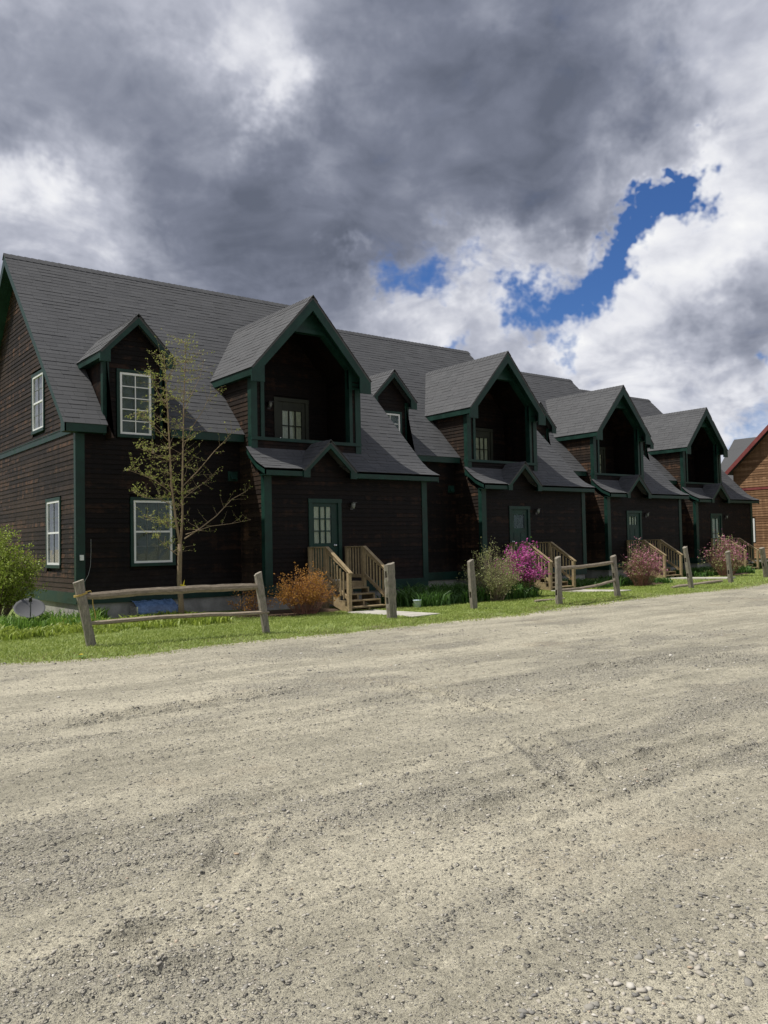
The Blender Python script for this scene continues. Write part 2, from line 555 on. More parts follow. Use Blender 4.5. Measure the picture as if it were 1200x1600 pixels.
# ------------------------------------------------------------------ ground
EDGE = np.array([(-60, 13.5), (-6, 12.9), (0, 12.5), (2.8, 12.14), (4.3, 11.45), (6.8, 11.85), (9, 11.75), (12.5, 12.05), (16, 12.7), (18.2, 13.0), (24, 13.3), (34, 14.6), (60, 17), (120, 24)])


def edge_y(x):
    x = np.asarray(x, float)
    return np.interp(x, EDGE[:, 0], EDGE[:, 1]) + .42 * (fbm(x * .9, x * 0 + 3.3, 4, 2) - .47) + .20 * (fbm(x * 4.0, x * 0, 3, 5) - .44)


TRACKS = []
for pl, wd in (*((tuple((px_, y0_ + (y1_ - y0_) * (px_ / 1200) + 6 * math.sin(px_ / 170 + y0_)) for px_ in (-150, 150, 450, 750, 1050, 1350)), w_) for y0_, y1_, w_ in
                 ((1078, 962, .20), (1180, 1008, .22), (1222, 1030, .20), (1345, 1085, .22), (1425, 1118, .22), (1640, 1215, .24))),
               (((545, 1058), (640, 1078), (730, 1098), (800, 1118)), .17), (((815, 1145), (850, 1175), (885, 1205), (905, 1225)), .26),
               (((412, 1275), (380, 1310), (350, 1365), (290, 1420)), .20), (((0, 1148), (170, 1122), (330, 1098), (480, 1072)), .22),
               (((640, 1322), (820, 1262), (1000, 1200), (1200, 1135)), .30), (((0, 1560), (130, 1520), (250, 1478), (430, 1440)), .24),
               (((860, 1050), (960, 1040), (1060, 1030), (1190, 1020)), .2)):
    TRACKS.append((np.array([at(a, b, 'Z', 0)[:2] for a, b in pl]), wd))


def track_field(x, y):
    """depth of wheel tracks pressed into the gravel and the ridges pushed up beside them"""
    out = np.zeros_like(x)
    for pl, wd in TRACKS:
        best = np.full_like(x, 9.0); along = np.zeros_like(x); acc = 0
        for a, b in zip(pl[:-1], pl[1:]):
            d = b - a; L = np.hypot(*d); t = np.clip(((x - a[0]) * d[0] + (y - a[1]) * d[1]) / L ** 2, 0, 1)
            q = np.hypot(x - a[0] - t * d[0], y - a[1] - t * d[1])
            m_ = q < best
            best = np.where(m_, q, best); along = np.where(m_, acc + t * L, along); acc += L
        u = best / (wd * .5)
        fade = np.clip(along / .5, 0, 1) * np.clip((acc - along) / .5, 0, 1)
        tread = (.5 + .5 * np.cos(best * 2 * math.pi / .055)) * (.6 + .4 * np.sin(along * 2 * math.pi / .075))
        out += (.38 if len(pl) > 4 else 1.0) * fade * (.45 + 1.1 * fbm(along * .5 + wd * 90, best * 0, 3, 61)) * (-(.024 + .014 * tread) * np.exp(-u ** 4) + .034 * np.exp(-((u - 1.45) / .3) ** 2) * (.4 + 1.2 * vnoise(x * 9, y * 9, 7)))
    return out


def ground_z(x, y):
    h = .06 * (fbm(x * .12, y * .55, 3, 1) - .44) + .022 * (fbm(x * .3, y * 2.2, 3, 4) - .44) + .012 * (fbm(x * 3.0, y * 4.5, 3, 8) - .44)
    h = h + .014 * (fbm(x * 12, y * 14, 4, 12) - .44) + track_field(x, y)
    return h


def grow(lo, hi, step, far, ratio):
    a = list(np.arange(lo, hi, step)); s = step; p = a[-1]
    while p < far: s *= ratio; p += s; a.append(p)
    s = step; p = a[0]; pre = []
    while p > -far: s *= ratio; p -= s; pre.append(p)
    return np.array(pre[::-1] + a)


gx = grow(.2, 7.0, .016, 900, 1.05); gy = grow(1.3, 7.4, .016, 900, 1.055)
GX, GY = np.meshgrid(gx, gy)
far = np.hypot(GX - 6, GY - 7)
STONY = lambda x, y: np.clip(2.6 * (fbm(x * .55, y * 1.7, 4, 41) - .40) + .9 * (fbm(x * 2.2, y * 3.4, 3, 44) - .44) + 11.0 * np.abs(track_field(x, y)), 0, 1)
GZ = ground_z(GX, GY) * np.clip(1.3 - far / 60, .0, 1)
GZ = np.where(GY > edge_y(GX) + .5, np.minimum(GZ, -.02) - .14, GZ)
ny, nx = GX.shape
idx = np.arange(nx * ny).reshape(ny, nx)
quads = np.stack([idx[:-1, :-1], idx[:-1, 1:], idx[1:, 1:], idx[1:, :-1]], -1).reshape(-1, 4)
gme = np_mesh('gravel_ground', np.stack([GX, GY, GZ], -1).reshape(-1, 3), quads, 'gravel', True)
at_ = gme.attributes.new('stony', 'FLOAT', 'POINT')
at_.data.foreach_set('value', STONY(GX, GY).astype(np.float32).ravel())
tag(obj('gravel_ground', gme), kind='structure')

# lawn sheet along the houses
lx = np.concatenate([np.arange(-60, -4, 2.0), np.arange(-4, 36, .14), np.arange(36, 120, 2.0)])
lt = np.concatenate([np.linspace(0, .5, 6), np.linspace(.7, 8, 30), np.linspace(10, 40, 8)])
LX, LT = np.meshgrid(lx, lt)
LY = edge_y(LX) + LT
LZ = -.08 * np.clip((LT - 1.6) / 2.0, 0, 1) + .055 * np.clip(LT / .45, 0, 1) - .030 + .035 * (fbm(LX * 1.3, LY * 1.3, 3, 21) - .44) * np.clip(LT / .4, 0, 1)
ny, nx = LX.shape
idx = np.arange(nx * ny).reshape(ny, nx)
quads = np.stack([idx[:-1, :-1], idx[:-1, 1:], idx[1:, 1:], idx[1:, :-1]], -1).reshape(-1, 4)
tag(obj('lawn', np_mesh('lawn', np.stack([LX, LY, LZ], -1).reshape(-1, 3), quads, 'soil', True)), kind='structure')


def dip(y, x): return .08 * np.clip((np.asarray(y) - edge_y(x) - 1.6) / 2.0, 0, 1)


def lawn_z(x, y):
    t = y - edge_y(x)
    return -dip(y, x) + .055 * np.clip(t / .45, 0, 1) - .030 + .035 * (fbm(x * 1.3, y * 1.3, 3, 21) - .44) * np.clip(t / .4, 0, 1)


def blades(n_, x, y, z, hmin, hmax, wid, lean, name, mat):
    h = RNG.uniform(hmin, hmax, n_); a = RNG.uniform(0, 2 * math.pi, n_); w = RNG.uniform(.6, 1.3, n_) * wid
    la = RNG.uniform(0, 2 * math.pi, n_); ln = RNG.uniform(0, lean, n_) * h
    b = np.stack([x, y, z], -1)
    s_ = np.stack([np.cos(a) * w, np.sin(a) * w, 0 * a], -1)
    tip = b + np.stack([np.cos(la) * ln, np.sin(la) * ln, h], -1)
    v = np.stack([b - s_, b + s_, tip], 1).reshape(-1, 3)
    f = np.arange(3 * n_).reshape(-1, 3)
    return np_mesh(name, v, f, mat)


BEDS = [(-2.5, 5.6, 15.6, 30.0), (10.0, 11.0, 15.9, 17.6)]


def lawn_points(n_, x0, x1, tmax, power):
    x = x0 + (x1 - x0) * RNG.random(n_) ** power
    t = RNG.random(n_) ** 1.15 * tmax - .22
    y = edge_y(x) + t
    keep = RNG.random(n_) < np.clip((t + .22) / .5, .03, 1) * np.clip(.25 + 2.2 * (fbm(x * 1.1, y * 1.1, 4, 31) - .18), .15, 1)
    return x[keep], y[keep]


def not_on_slabs(x, y):
    k = np.ones_like(x, bool)
    for i, (dx, dy) in enumerate(STEPS):
        k &= ~((x > 10.74 + dx + (y - 13.1 - dy) * .12) & (x < 11.66 + dx + (y - 13.1 - dy) * .12) & (y > 13.1 + dy) & (y < 16.0 + dy))
    return k


STEPS = [(0, 0), (8.90, 1.71), (17.57, 3.47), (26.25, 4.99)]       # each house stands back from the one before
xs, ys = [], []
for n_, a, b, tm, pw_ in ((165000, -4.0, 13.0, 6.2, 1.0), (70000, 12.5, 24.0, 6.0, 1.1), (34000, 23.5, 42.0, 7.5, 1.1)):
    x, y = lawn_points(n_, a, b, tm, pw_); xs.append(x); ys.append(y)
x, y = np.concatenate(xs), np.concatenate(ys)
k = not_on_slabs(x, y); x, y = x[k], y[k]
wd = .0045 + .0003 * np.hypot(x, y)
tag(obj('lawn_grass', blades(len(x), x, y, np.maximum(lawn_z(x, y), -.01 - dip(y, x)) - .005, .018, .055, wd, 1.6, 'lawn_grass', 'grass')),
    'short green lawn grass between the gravel and the houses', 'grass', kind='stuff')
x, y = lawn_points(9000, -1.5, 30.0, .9, 1.0)
tag(obj('dry_grass', blades(len(x), x, y, lawn_z(x, y) - .004, .02, .06, .006, 1.4, 'dry_grass', 'drygrass')),
    'dry straw coloured grass along the gravel edge', 'grass', kind='stuff')

# loose stones on the gravel
ICO_V = []
ph = (1 + 5 ** .5) / 2
for a in (-1, 1):
    for b in (-ph, ph): ICO_V += [(0, a, b), (a, b, 0), (b, 0, a)]
ICO_V = np.array(ICO_V) / math.hypot(1, ph)
bm = bmesh.new()
for v in ICO_V: bm.verts.new(v)
bmesh.ops.convex_hull(bm, input=bm.verts)
bm.verts.ensure_lookup_table(); bm.verts.index_update()
ICO_F = np.array([[v.index for v in f.verts] for f in bm.faces]); bm.free()


def stones(x, y, size, name, label, sink=.35):
    n_ = len(x)
    v = ICO_V[None] * (1 + RNG.uniform(-.55, .35, (n_, 12, 1)))
    v = v * np.stack([RNG.uniform(.75, 1.35, n_), RNG.uniform(.6, 1.0, n_), RNG.uniform(.25, .6, n_)], -1)[:, None]
    a = RNG.uniform(0, 2 * math.pi, n_); ca, sa = np.cos(a)[:, None], np.sin(a)[:, None]
    tl = RNG.uniform(-.35, .35, n_)[:, None]
    vx = v[..., 0] * ca - v[..., 1] * sa; vy = v[..., 0] * sa + v[..., 1] * ca
    v = np.stack([vx, vy, v[..., 2] + vx * tl], -1) * size[:, None, None]
    z = ground_z(x, y) + size * (.5 - sink)
    v = v + np.stack([x, y, z], -1)[:, None]
    f = (ICO_F[None] + (np.arange(n_) * 12)[:, None, None]).reshape(-1, 3)
    o = obj(name, np_mesh(name, v.reshape(-1, 3), f, 'stone'))
    return tag(o, label, 'gravel', kind='stuff')


def scatter(n_, d0, d1):
    d = np.sqrt(RNG.uniform(d0 ** 2, d1 ** 2, n_)); l = RNG.uniform(-.72, .72, n_) * d
    x = d * fwd[0] + l * rgt[0]; y = d * fwd[1] + l * rgt[1]
    dens = np.clip(.16 + 1.1 * STONY(x, y), 0, 1)
    k = (RNG.random(n_) < dens) & (y < edge_y(x) + .15)
    return x[k], y[k]


X, Y, Z_ = [], [], []
for n_, d0, d1, s0 in ((46000, 1.9, 4.2, .0029), (46000, 4.0, 8.0, .0042), (32000, 7.8, 15.0, .0066), (5000, 14, 30, .012)):
    x, y = scatter(n_, d0, d1)
    X.append(x); Y.append(y); Z_.append(s0 * np.clip(RNG.lognormal(-.1, .55, len(x)), .45, 4.2))
for cx_, cy_, sd, n_, s0 in ((970, 1590, 110, 260, .011), (1060, 1490, 80, 200, .010), (1180, 1420, 60, 110, .010), (880, 1220, 70, 240, .009), (700, 1300, 60, 240, .007),
                             (420, 1290, 90, 200, .008), (240, 1500, 70, 150, .008), (560, 1200, 160, 300, .007), (1140, 1150, 120, 400, .008), (330, 1420, 100, 200, .009)):
    px = RNG.normal(cx_, sd, n_); py = RNG.normal(cy_, sd * .28, n_)
    pts = np.array([at(a, b, 'Z', 0)[:2] for a, b in zip(px, py) if b > 950])
    X.append(pts[:, 0]); Y.append(pts[:, 1]); Z_.append(.74 * s0 * np.clip(RNG.lognormal(0, .5, len(pts)), .4, 2.6))
stones(np.concatenate(X), np.concatenate(Y), np.concatenate(Z_), 'loose_gravel', 'loose grey and tan stones scattered over the gravel yard')
#@@HOUSES

# ------------------------------------------------------------------ houses
HO = np.array([6.0, 19.0, 0.0])            # base point of the nearest house; the others are offset by STEPS
EXPO = .112                                 # clapboard exposure
ROOF_S = (9.53 - 4.33) / (23.93 - 18.75)
RIDGE_Y, RIDGE_Z, EAVE_Y, EAVE_Z = 23.93, 9.53, 18.75, 4.33
YW, YB, YD, YBACK = 19.03, 17.8, 18.4, 19.8
XL, XDR, XBR, XRAKE = 10.08, 13.36, 15.15, 15.40
FLARE = [(17.5, 3.39), (17.9, 3.565), (18.22, 3.80), (18.75, 4.33)]


def roof_y(z): return EAVE_Y + (z - EAVE_Z) / ROOF_S


def hb(mb, name, mat, parent, smooth=False, bevel=0):
    ob = obj(name, mb.mesh(name, mat, HO, smooth), parent)
    if bevel:
        b = ob.modifiers.new('bevel', 'BEVEL'); b.width = bevel; b.segments = 1; b.limit_method = 'ANGLE'
    return ob


def front(Yf): return lambda u, w, z: (u, Yf - w, z)
def left(Xf): return lambda u, w, z: (Xf - w, u, z)
def right(Xf): return lambda u, w, z: (Xf + w, u, z)


def cut(iv, holes):
    out = [iv]
    for a, b in holes:
        nx_ = []
        for p, q in out:
            if b <= p or a >= q: nx_.append((p, q)); continue
            if a > p: nx_.append((p, a))
            if b < q: nx_.append((b, q))
        out = nx_
    return [(p, q) for p, q in out if q - p > .03]


def board(mb, m, a0, b0, a1, b1, z0, z1, t):
    q = [(a0, 0, z0), (b0, 0, z0), (b0, t, z0), (a0, t, z0), (a1, 0, z1), (b1, 0, z1), (b1, .005, z1), (a1, .005, z1)]
    mb.hexa([m(*p) for p in q])


def siding(parent, m, z0, z1, span, holes=(), pieces=True, mat='siding', expo=EXPO):
    """overlapping boards; span(z) gives the two ends of the wall at that height"""
    joined = MB(); z = z0; n_ = 0
    while z < z1 - .01:
        zt = min(z + expo, z1)
        s0, s1 = span(z), span(zt)
        if s0[1] - s0[0] < .04: break
        hs = [(h[0], h[1]) for h in holes if h[2] < zt - .02 and h[3] > z + .02]
        for a, b in cut(s0, hs):
            # long walls are made of several lengths
            cuts = [a]; x = a + random.uniform(1.4, 4.2)
            while x < b - .8: cuts.append(x); x += random.uniform(2.4, 4.4)
            cuts.append(b)
            for p, q in zip(cuts[:-1], cuts[1:]):
                pa = s1[0] if p == s0[0] else p; qa = s1[1] if q == s0[1] else q
                g0 = 0 if p == s0[0] else .0015; g1 = 0 if q == s0[1] else .0015
                if qa - pa < .02: pa = qa = (pa + qa) / 2; pa -= .005; qa += .005
                mb = MB() if pieces else joined
                dz = random.uniform(-.003, .003)
                board(mb, m, p + g0, q - g1, pa + g0, qa - g1, z - .012 + dz, zt + .004, .021 + random.uniform(-.004, .005))
                if pieces: hb(mb, 'siding_board', mat, parent); n_ += 1
        z += expo
    if not pieces:
        o = hb(joined, 'siding_boards', mat, parent); o['kind'] = 'stuff'


def window(house, m, u0, u1, z0, z1, cols, rows, rail=False, bar=.020, blind='blind', casing='trim', cw=.075, name='window', bmat='white'):
    f = MB(); fw = .05
    f.box(u0, u1, -.05, .036, z0, z0 + fw, m).box(u0, u1, -.05, .036, z1 - fw, z1, m)
    f.box(u0, u0 + fw, -.05, .036, z0 + fw, z1 - fw, m).box(u1 - fw, u1, -.05, .036, z0 + fw, z1 - fw, m)
    w = hb(f, name, 'white', house)
    c = MB()
    c.box(u0 - cw, u1 + cw, -.055, .045, z1, z1 + cw, m).box(u0 - cw, u1 + cw, -.055, .058, z0 - cw, z0, m)
    c.box(u0 - cw, u0, -.055, .042, z0, z1, m).box(u1, u1 + cw, -.055, .042, z0, z1, m)
    hb(c, 'casing', casing, w)
    a0, a1, b0, b1 = u0 + fw, u1 - fw, z0 + fw, z1 - fw
    zm = (b0 + b1) / 2
    if rail: hb(MB().box(a0, a1, -.02, .026, zm - .022, zm + .022, m), 'sash_rail', 'white', w)
    for i in range(1, cols):
        x = a0 + (a1 - a0) * i / cols
        hb(MB().box(x - bar / 2, x + bar / 2, -.004, .018, b0, b1, m), 'muntin', bmat, w)
    for j in range(1, rows):
        z = b0 + (b1 - b0) * j / rows
        if rail and abs(z - zm) < .03: continue
        hb(MB().box(a0, a1, -.005, .016, z - bar / 2, z + bar / 2, m), 'muntin', bmat, w)
    for i in range(cols):
        for j in range(rows):
            x0, x1 = a0 + (a1 - a0) * i / cols, a0 + (a1 - a0) * (i + 1) / cols
            y0, y1 = b0 + (b1 - b0) * j / rows, b0 + (b1 - b0) * (j + 1) / rows
            t = random.uniform(-.0015, .0015)
            q = [(x0, .002 + t, y0), (x1, .002 - t, y0), (x1, .006 - t, y0), (x0, .006 + t, y0), (x0, .002, y1), (x1, .002, y1), (x1, .006, y1), (x0, .006, y1)]
            hb(MB().hexa([m(*p) for p in q]), 'pane', 'glass', w)
    hb(MB().box(a0, a1, -.05, -.045, b0, b1, m), 'blind', blind, w)
    return w


def door(house, m, u0, u1, z0, z1, lite, cols, rows, knob_u, knob_z, curtain='curtain', deep=.005, paint='trim'):
    g = MB()
    a0, a1, b0, b1 = lite
    g.box(u0, a0, -deep - .04, -deep, z0, z1, m).box(a1, u1, -deep - .04, -deep, z0, z1, m)
    g.box(a0, a1, -deep - .04, -deep, z0, b0, m).box(a0, a1, -deep - .04, -deep, b1, z1, m)
    # raised panels in the lower half
    mid = (u0 + u1) / 2
    for p, q in ((u0 + .12, mid - .05), (mid + .05, u1 - .12)):
        g.box(p, q, -deep, -deep + .012, z0 + .18, b0 - .16, m)
    d = hb(g, 'door', paint, house, bevel=.004)
    c = MB(); cw = .10
    c.box(u0 - cw, u0, -.12, .04, z0, z1, m).box(u1, u1 + cw, -.12, .04, z0, z1, m).box(u0 - cw - .01, u1 + cw + .01, -.12, .048, z1, z1 + cw, m)
    hb(c, 'casing', paint, d)
    hb(MB().box(u0, u1, -.12, .05, z0 - .04, z0, m), 'threshold', 'metal', d)
    for i in range(1, cols):
        x = a0 + (a1 - a0) * i / cols
        hb(MB().box(x - .014, x + .014, -deep - .03, -deep + .008, b0, b1, m), 'muntin', paint, d)
    for j in range(1, rows):
        z = b0 + (b1 - b0) * j / rows
        hb(MB().box(a0, a1, -deep - .029, -deep + .006, z - .014, z + .014, m), 'muntin', paint, d)
    for i in range(cols):
        for j in range(rows):
            x0, x1 = a0 + (a1 - a0) * i / cols, a0 + (a1 - a0) * (i + 1) / cols
            y0, y1 = b0 + (b1 - b0) * j / rows, b0 + (b1 - b0) * (j + 1) / rows
            hb(MB().box(x0, x1, -deep - .02, -deep - .016, y0, y1, m), 'pane', 'glass', d)
    # gathered curtain behind the panes
    k = MB(); n_ = 28
    vs = []
    for i in range(n_ + 1):
        u = a0 + (a1 - a0) * i / n_
        for z in (b0, b1): vs.append(m(u, -deep - .045 + .010 * math.sin(i * 1.55), z))
    k.add(vs, [(2 * i, 2 * i + 2, 2 * i + 3, 2 * i + 1) for i in range(n_)])
    hb(k, 'curtain', curtain, d, True)
    kn = MB(); c0 = np.array(m(knob_u, -deep, knob_z)); c1 = np.array(m(knob_u, -deep + .07, knob_z))
    ax = (c1 - c0)
    kn.tube([c0, c0 + ax * .12, c0 + ax * .13, c0 + ax * .5, c0 + ax * .6, c0 + ax * .8, c0 + ax], [.034, .034, .012, .012, .03, .033, .012], 12)
    hb(kn, 'door_knob', 'metal', d, True)
    return d


def wall_lamp(house, m, u, z):
    b = MB().box(u - .05, u + .05, 0, .025, z - .09, z + .03, m).box(u - .012, u + .012, .02, .10, z - .012, z + .012, m)
    b.box(u - .065, u + .065, .04, .17, z + .085, z + .105, m)
    l = hb(b, 'wall_lamp', 'iron', house)
    g = MB().tube([m(u, .105, z - .06), m(u, .105, z), m(u, .105, z + .085)], [.028, .048, .056], 8)
    hb(g, 'lamp_glass', 'blindbar', l, True)


def shingle_run(part, prof, span, mat='shingle', expo=.165, keep=None, axis='X', flip=1, width=.40):
    """courses of shingles up a slope; prof is (across, height) from the eave up, span(mid, z) the ends along the eave.
    keep(list) may take some out of the joined mesh to be objects of their own"""
    pr_ = np.array(prof, float); seg = np.hypot(*np.diff(pr_, axis=0).T); cum = np.concatenate([[0], np.cumsum(seg)])
    n_ = max(1, round(cum[-1] / expo)); e = cum[-1] / n_
    P = lambda s: np.array([np.interp(s, cum, pr_[:, 0]), np.interp(s, cum, pr_[:, 1])])
    lst = []
    for r_ in range(n_):
        a, b = P(r_ * e), P(min((r_ + 1) * e + .022, cum[-1]))
        if r_ == 0:
            d0 = (pr_[1] - pr_[0]) / seg[0]; a = a - d0 * .025
        d = (b - a) / np.hypot(*(b - a)); nrm = np.array([-d[1], d[0]]) * (1 if d[0] * flip >= 0 else -1)
        if nrm[1] < 0: nrm = -nrm
        for u0, u1 in span((a + b) / 2):
            x = u0 - random.uniform(0, width)
            while x < u1:
                w = random.choice((.20, .26, .31, .31, .36)) * width / .31
                p, q = max(x + .003, u0), min(x + w - .003, u1); x += w
                if q - p < .02: continue
                t = random.choice((.008, .008, .010, .014))
                lst.append((p, q, a, b, nrm, t, q - p > w - .008))
    own = []
    if keep: lst, own = keep(lst)
    mb = MB()
    put = (lambda u, c: (u, c[0], c[1])) if axis == 'X' else (lambda u, c: (c[0], u, c[1]))
    for p, q, a, b, nrm, t, _ in lst:
        q8 = [put(p, a), put(q, a), put(q, b), put(p, b), put(p, a + nrm * t), put(q, a + nrm * t), put(q, b + nrm * .003), put(p, b + nrm * .003)]
        mb.add(q8, [(4, 5, 6, 7), (0, 1, 5, 4), (1, 2, 6, 5), (3, 0, 4, 7)])
    if mb.v: hb(mb, 'shingle_courses', mat, part)['kind'] = 'stuff'
    cache = {}
    for p, q, a, b, nrm, t, _ in own:
        key = (round(q - p, 3), t, round(float(np.hypot(*(b - a))), 3))
        if key not in cache:
            L = key[2]; w = key[0]
            sm = MB().hexa([(0, 0, 0), (w, 0, 0), (w, L, 0), (0, L, 0), (0, 0, t), (w, 0, t), (w, L, .003), (0, L, .003)])
            cache[key] = sm.mesh('shingle', mat)
        o = obj('shingle', cache[key], part)
        o.location = Vector((p - HO[0], a[0] - HO[1], a[1] - HO[2]))
        d = b - a
        o.rotation_euler = (math.atan2(d[1], d[0]), 0, 0)


def slab(mb, pts, n_, th):
    """a flat roof sheet: outline on top, thickness th below"""
    mb.extrude(pts, np.asarray(n_, float) * -th)


def gable_roof(house, XC, half, za, zt, Yf, back, rake, ret, cap=True, expo=.165, fw=.2, name='dormer_roof', ov=.22):
    """a roof whose ridge runs back from the front at Yf; back(z) tells where it dies into what is behind"""
    s = (za - zt) / half; ln = math.hypot(1, s)
    mb = MB()
    for sg in (-1, 1):
        n_ = (sg * s / ln, 0, 1 / ln)
        yb0, yb1 = back(zt) + .12, back(za) + .12
        slab(mb, [(XC + sg * half, Yf, zt), (XC, Yf, za), (XC, yb1, za), (XC + sg * half, yb0, zt)], n_, .05)
    rf = hb(mb, name, 'shingle', house)
    for sg in (-1, 1):
        prof = [(XC + sg * half, zt), (XC, za)]
        shingle_run(rf, prof, lambda c: [(Yf - .02, back(c[1]) + .06)], axis='Y', flip=sg, expo=expo)
    if cap:
        cp = MB()
        for i in range(int((back(za) - Yf) / .16)):
            y = Yf - .02 + i * .16
            for sg in (-1, 1):
                o = np.array([sg * .14, 0, -.14 * s])
                cp.extrude([(XC, y, za + .03), (XC + o[0], y, za + .03 + o[2]), (XC + o[0], y + .175, za + .018 + o[2]), (XC, y + .175, za + .018)], (0, 0, -.012))
        hb(cp, 'ridge_cap', 'shingle', rf)
    # rake boards with boxed returns at the eaves
    for sg in (-1, 1):
        tx = XC + sg * half; ix = tx - sg * ret
        out = [(tx, zt), (XC, za), (XC, za - rake * 1.1), (ix, zt + ret * s - rake), (ix, zt - ret * .95), (tx, zt - ret * .95)]
        hb(MB().extrude([(x, Yf + .002, z - .006) for x, z in out], (0, .045, 0)), 'rake_board', 'trim', house)
        # eave fascia and soffit running back along the side
        yb = back(zt) + .05
        x0, x1 = sorted((tx, tx - sg * .03))
        hb(MB().box(x0, x1, Yf + .047, yb, zt - fw, zt - .008), 'fascia', 'trim', house)
        x0, x1 = sorted((tx - sg * .03, tx - sg * (ov + .02)))
        hb(MB().box(x0, x1, Yf + .047, yb, zt - fw + .01, zt - fw + .03), 'soffit', 'trim', house)
    return rf


def make_house(k, label, full=False, opts=None):
    o = opts or {}
    dx, dy = STEPS[k]
    H = thing('row_house', label, 'house', (HO[0] + dx, HO[1] + dy, 0), 'dark brown row houses with green trim')
    xl = 6.0 if full else 6.30
    XS = 5.66 if full else xl
    PCS = full
    # foundation, behind-the-boards walls
    fd = MB().box(xl + .03, XL, YW + .03, 28.8, -.3, .315).box(XL + .03, XBR - .03, YB + .03, YW + .1, -.3, .315)
    hb(fd, 'foundation', 'concrete', H)
    SDX, SDH = 7.35, .90                                        # small dormer centre and half span
    SDL, SDR = 6.62, 8.08
    sdz = lambda z: (6.94 - z) / (6.94 - 6.0) * SDH             # half width of its gable at a height
    # ---- main front wall
    wf = MB().box(xl, XL, YW + .06, YW + .16, .3, 4.35)
    wf.extrude([(SDL, YW + .06, 4.3), (SDR, YW + .06, 4.3), (SDR, YW + .06, 5.95), (SDX, YW + .06, 6.75), (SDL, YW + .06, 5.95)], (0, .1, 0))
    wall = hb(wf, 'front_wall', 'siding', H)
    WIN1 = (7.29, 8.23, 1.18, 2.64); WIN2 = (6.99, 7.74, 4.17, 5.61)
    ex = lambda w_, c=.09: (w_[0] - c, w_[1] + c, w_[2] - c, w_[3] + c)
    m = front(YW)
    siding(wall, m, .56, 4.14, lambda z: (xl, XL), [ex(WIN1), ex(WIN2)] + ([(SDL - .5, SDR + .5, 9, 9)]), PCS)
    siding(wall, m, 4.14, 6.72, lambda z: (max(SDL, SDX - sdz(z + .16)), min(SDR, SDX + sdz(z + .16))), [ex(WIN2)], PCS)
    if full or o.get('low_window'): window(H, m, *WIN1, 3, 4, True, .008, bmat='blindbar')
    window(H, m, *WIN2, 2, 5, False, .022)
    # dormer cheeks
    for X, mm in ((SDL, left(SDL)), (SDR, right(SDR))):
        ck = MB().extrude([(X + (.03 if X == SDL else -.03), y, z) for y, z in ((YW, 4.0), (YW, 6.05), (roof_y(6.05) + .1, 6.05), (roof_y(4.0) + .1, 4.0))], (.03 if X == SDL else -.03, 0, 0))
        c_ = hb(ck, 'dormer_cheek', 'siding', H)
        siding(c_, mm, 4.3, 6.0, lambda z: (YW, roof_y(z) + .15), (), PCS)
        s_ = -1 if X == SDL else 1
        x0, x1 = sorted((X + s_ * .03, X - s_ * .12))
        hb(MB().box(x0, x1, YW - .034, YW + .10, 4.12, 5.99), 'corner_board', 'trim', H)
    gable_roof(H, SDX, SDH, 6.94, 6.0, 18.74, roof_y, .20, .24, fw=.16, name='small_dormer_roof', ov=.17)
    # ---- left gable wall (only the first house shows it)
    gz = lambda z: max(0.02, (RIDGE_Z - .22 - z) / ROOF_S)      # half depth of the gable at a height
    gp = [(28.83, .3), (YW + .02, .3), (YW + .02, 4.35), (RIDGE_Y, RIDGE_Z - .2), (28.83, 4.35)]
    gw = MB().extrude([(xl + .06, y, z) for y, z in gp], (.1, 0, 0))
    gwall = hb(gw, 'gable_wall', 'siding', H)
    rp = MB().extrude([(XBR - .05, y, z) for y, z in [(28.83, .3), (YB + .1, .3), (YB + .1, 3.3), (18.3, 3.75), (RIDGE_Y, RIDGE_Z - .2), (28.83, 4.35)]], (.05, 0, 0))
    hb(rp, 'gable_wall', 'siding', H)
    hb(MB().box(xl, XBR, 28.75, 28.83, .3, 4.4), 'rear_wall', 'siding', H)
    if full:
        m = left(xl)
        G1 = (20.20, 21.20, 1.17, 2.69); G2 = (21.47, 22.40, 4.55, 5.94)
        siding(gwall, m, .56, 4.16, lambda z: (YW, 28.83), [ex(G1)], True, 'siding_lit')
        siding(gwall, m, 4.30, 9.2, lambda z: (RIDGE_Y - gz(z), RIDGE_Y + gz(z)), [ex(G2)], True, 'siding_lit')
        window(H, m, *G1, 2, 4, True, .008, bmat='blindbar')
        window(H, m, *G2, 2, 4, True, .008, bmat='blindbar')
        hb(MB().box(xl - .035, xl + .03, YW - .035, 28.86, 4.16, 4.30), 'belt_board', 'trim', H)
        hb(MB().box(xl - .05, xl + .03, YW - .05, 28.86, 4.30, 4.318), 'belt_cap', 'trim', H)
        hb(MB().box(xl - .03, xl + .03, YW - .03, 28.86, .30, .56), 'baseboard', 'trim', H)
        hb(MB().box(xl - .032, xl - .001, YW - .034, YW + .10, .56, 4.155), 'corner_board', 'trim', H)
    hb(MB().box(xl - .034 if full else xl, xl + .17, YW - .036, YW + .02, .562, 4.12), 'corner_board', 'trim', H)
    hb(MB().box(xl, XL - .002, YW - .032, YW + .03, .30, .56), 'baseboard', 'trim', H)
    # ---- main roof
    rb = MB()
    n_ = (0, -ROOF_S / math.hypot(1, ROOF_S), 1 / math.hypot(1, ROOF_S))
    def strip(x0, x1, y0):
        slab(rb, [(x0, y0, EAVE_Z + (y0 - EAVE_Y) * ROOF_S), (x1, y0, EAVE_Z + (y0 - EAVE_Y) * ROOF_S), (x1, RIDGE_Y, RIDGE_Z), (x0, RIDGE_Y, RIDGE_Z)], n_, .06)
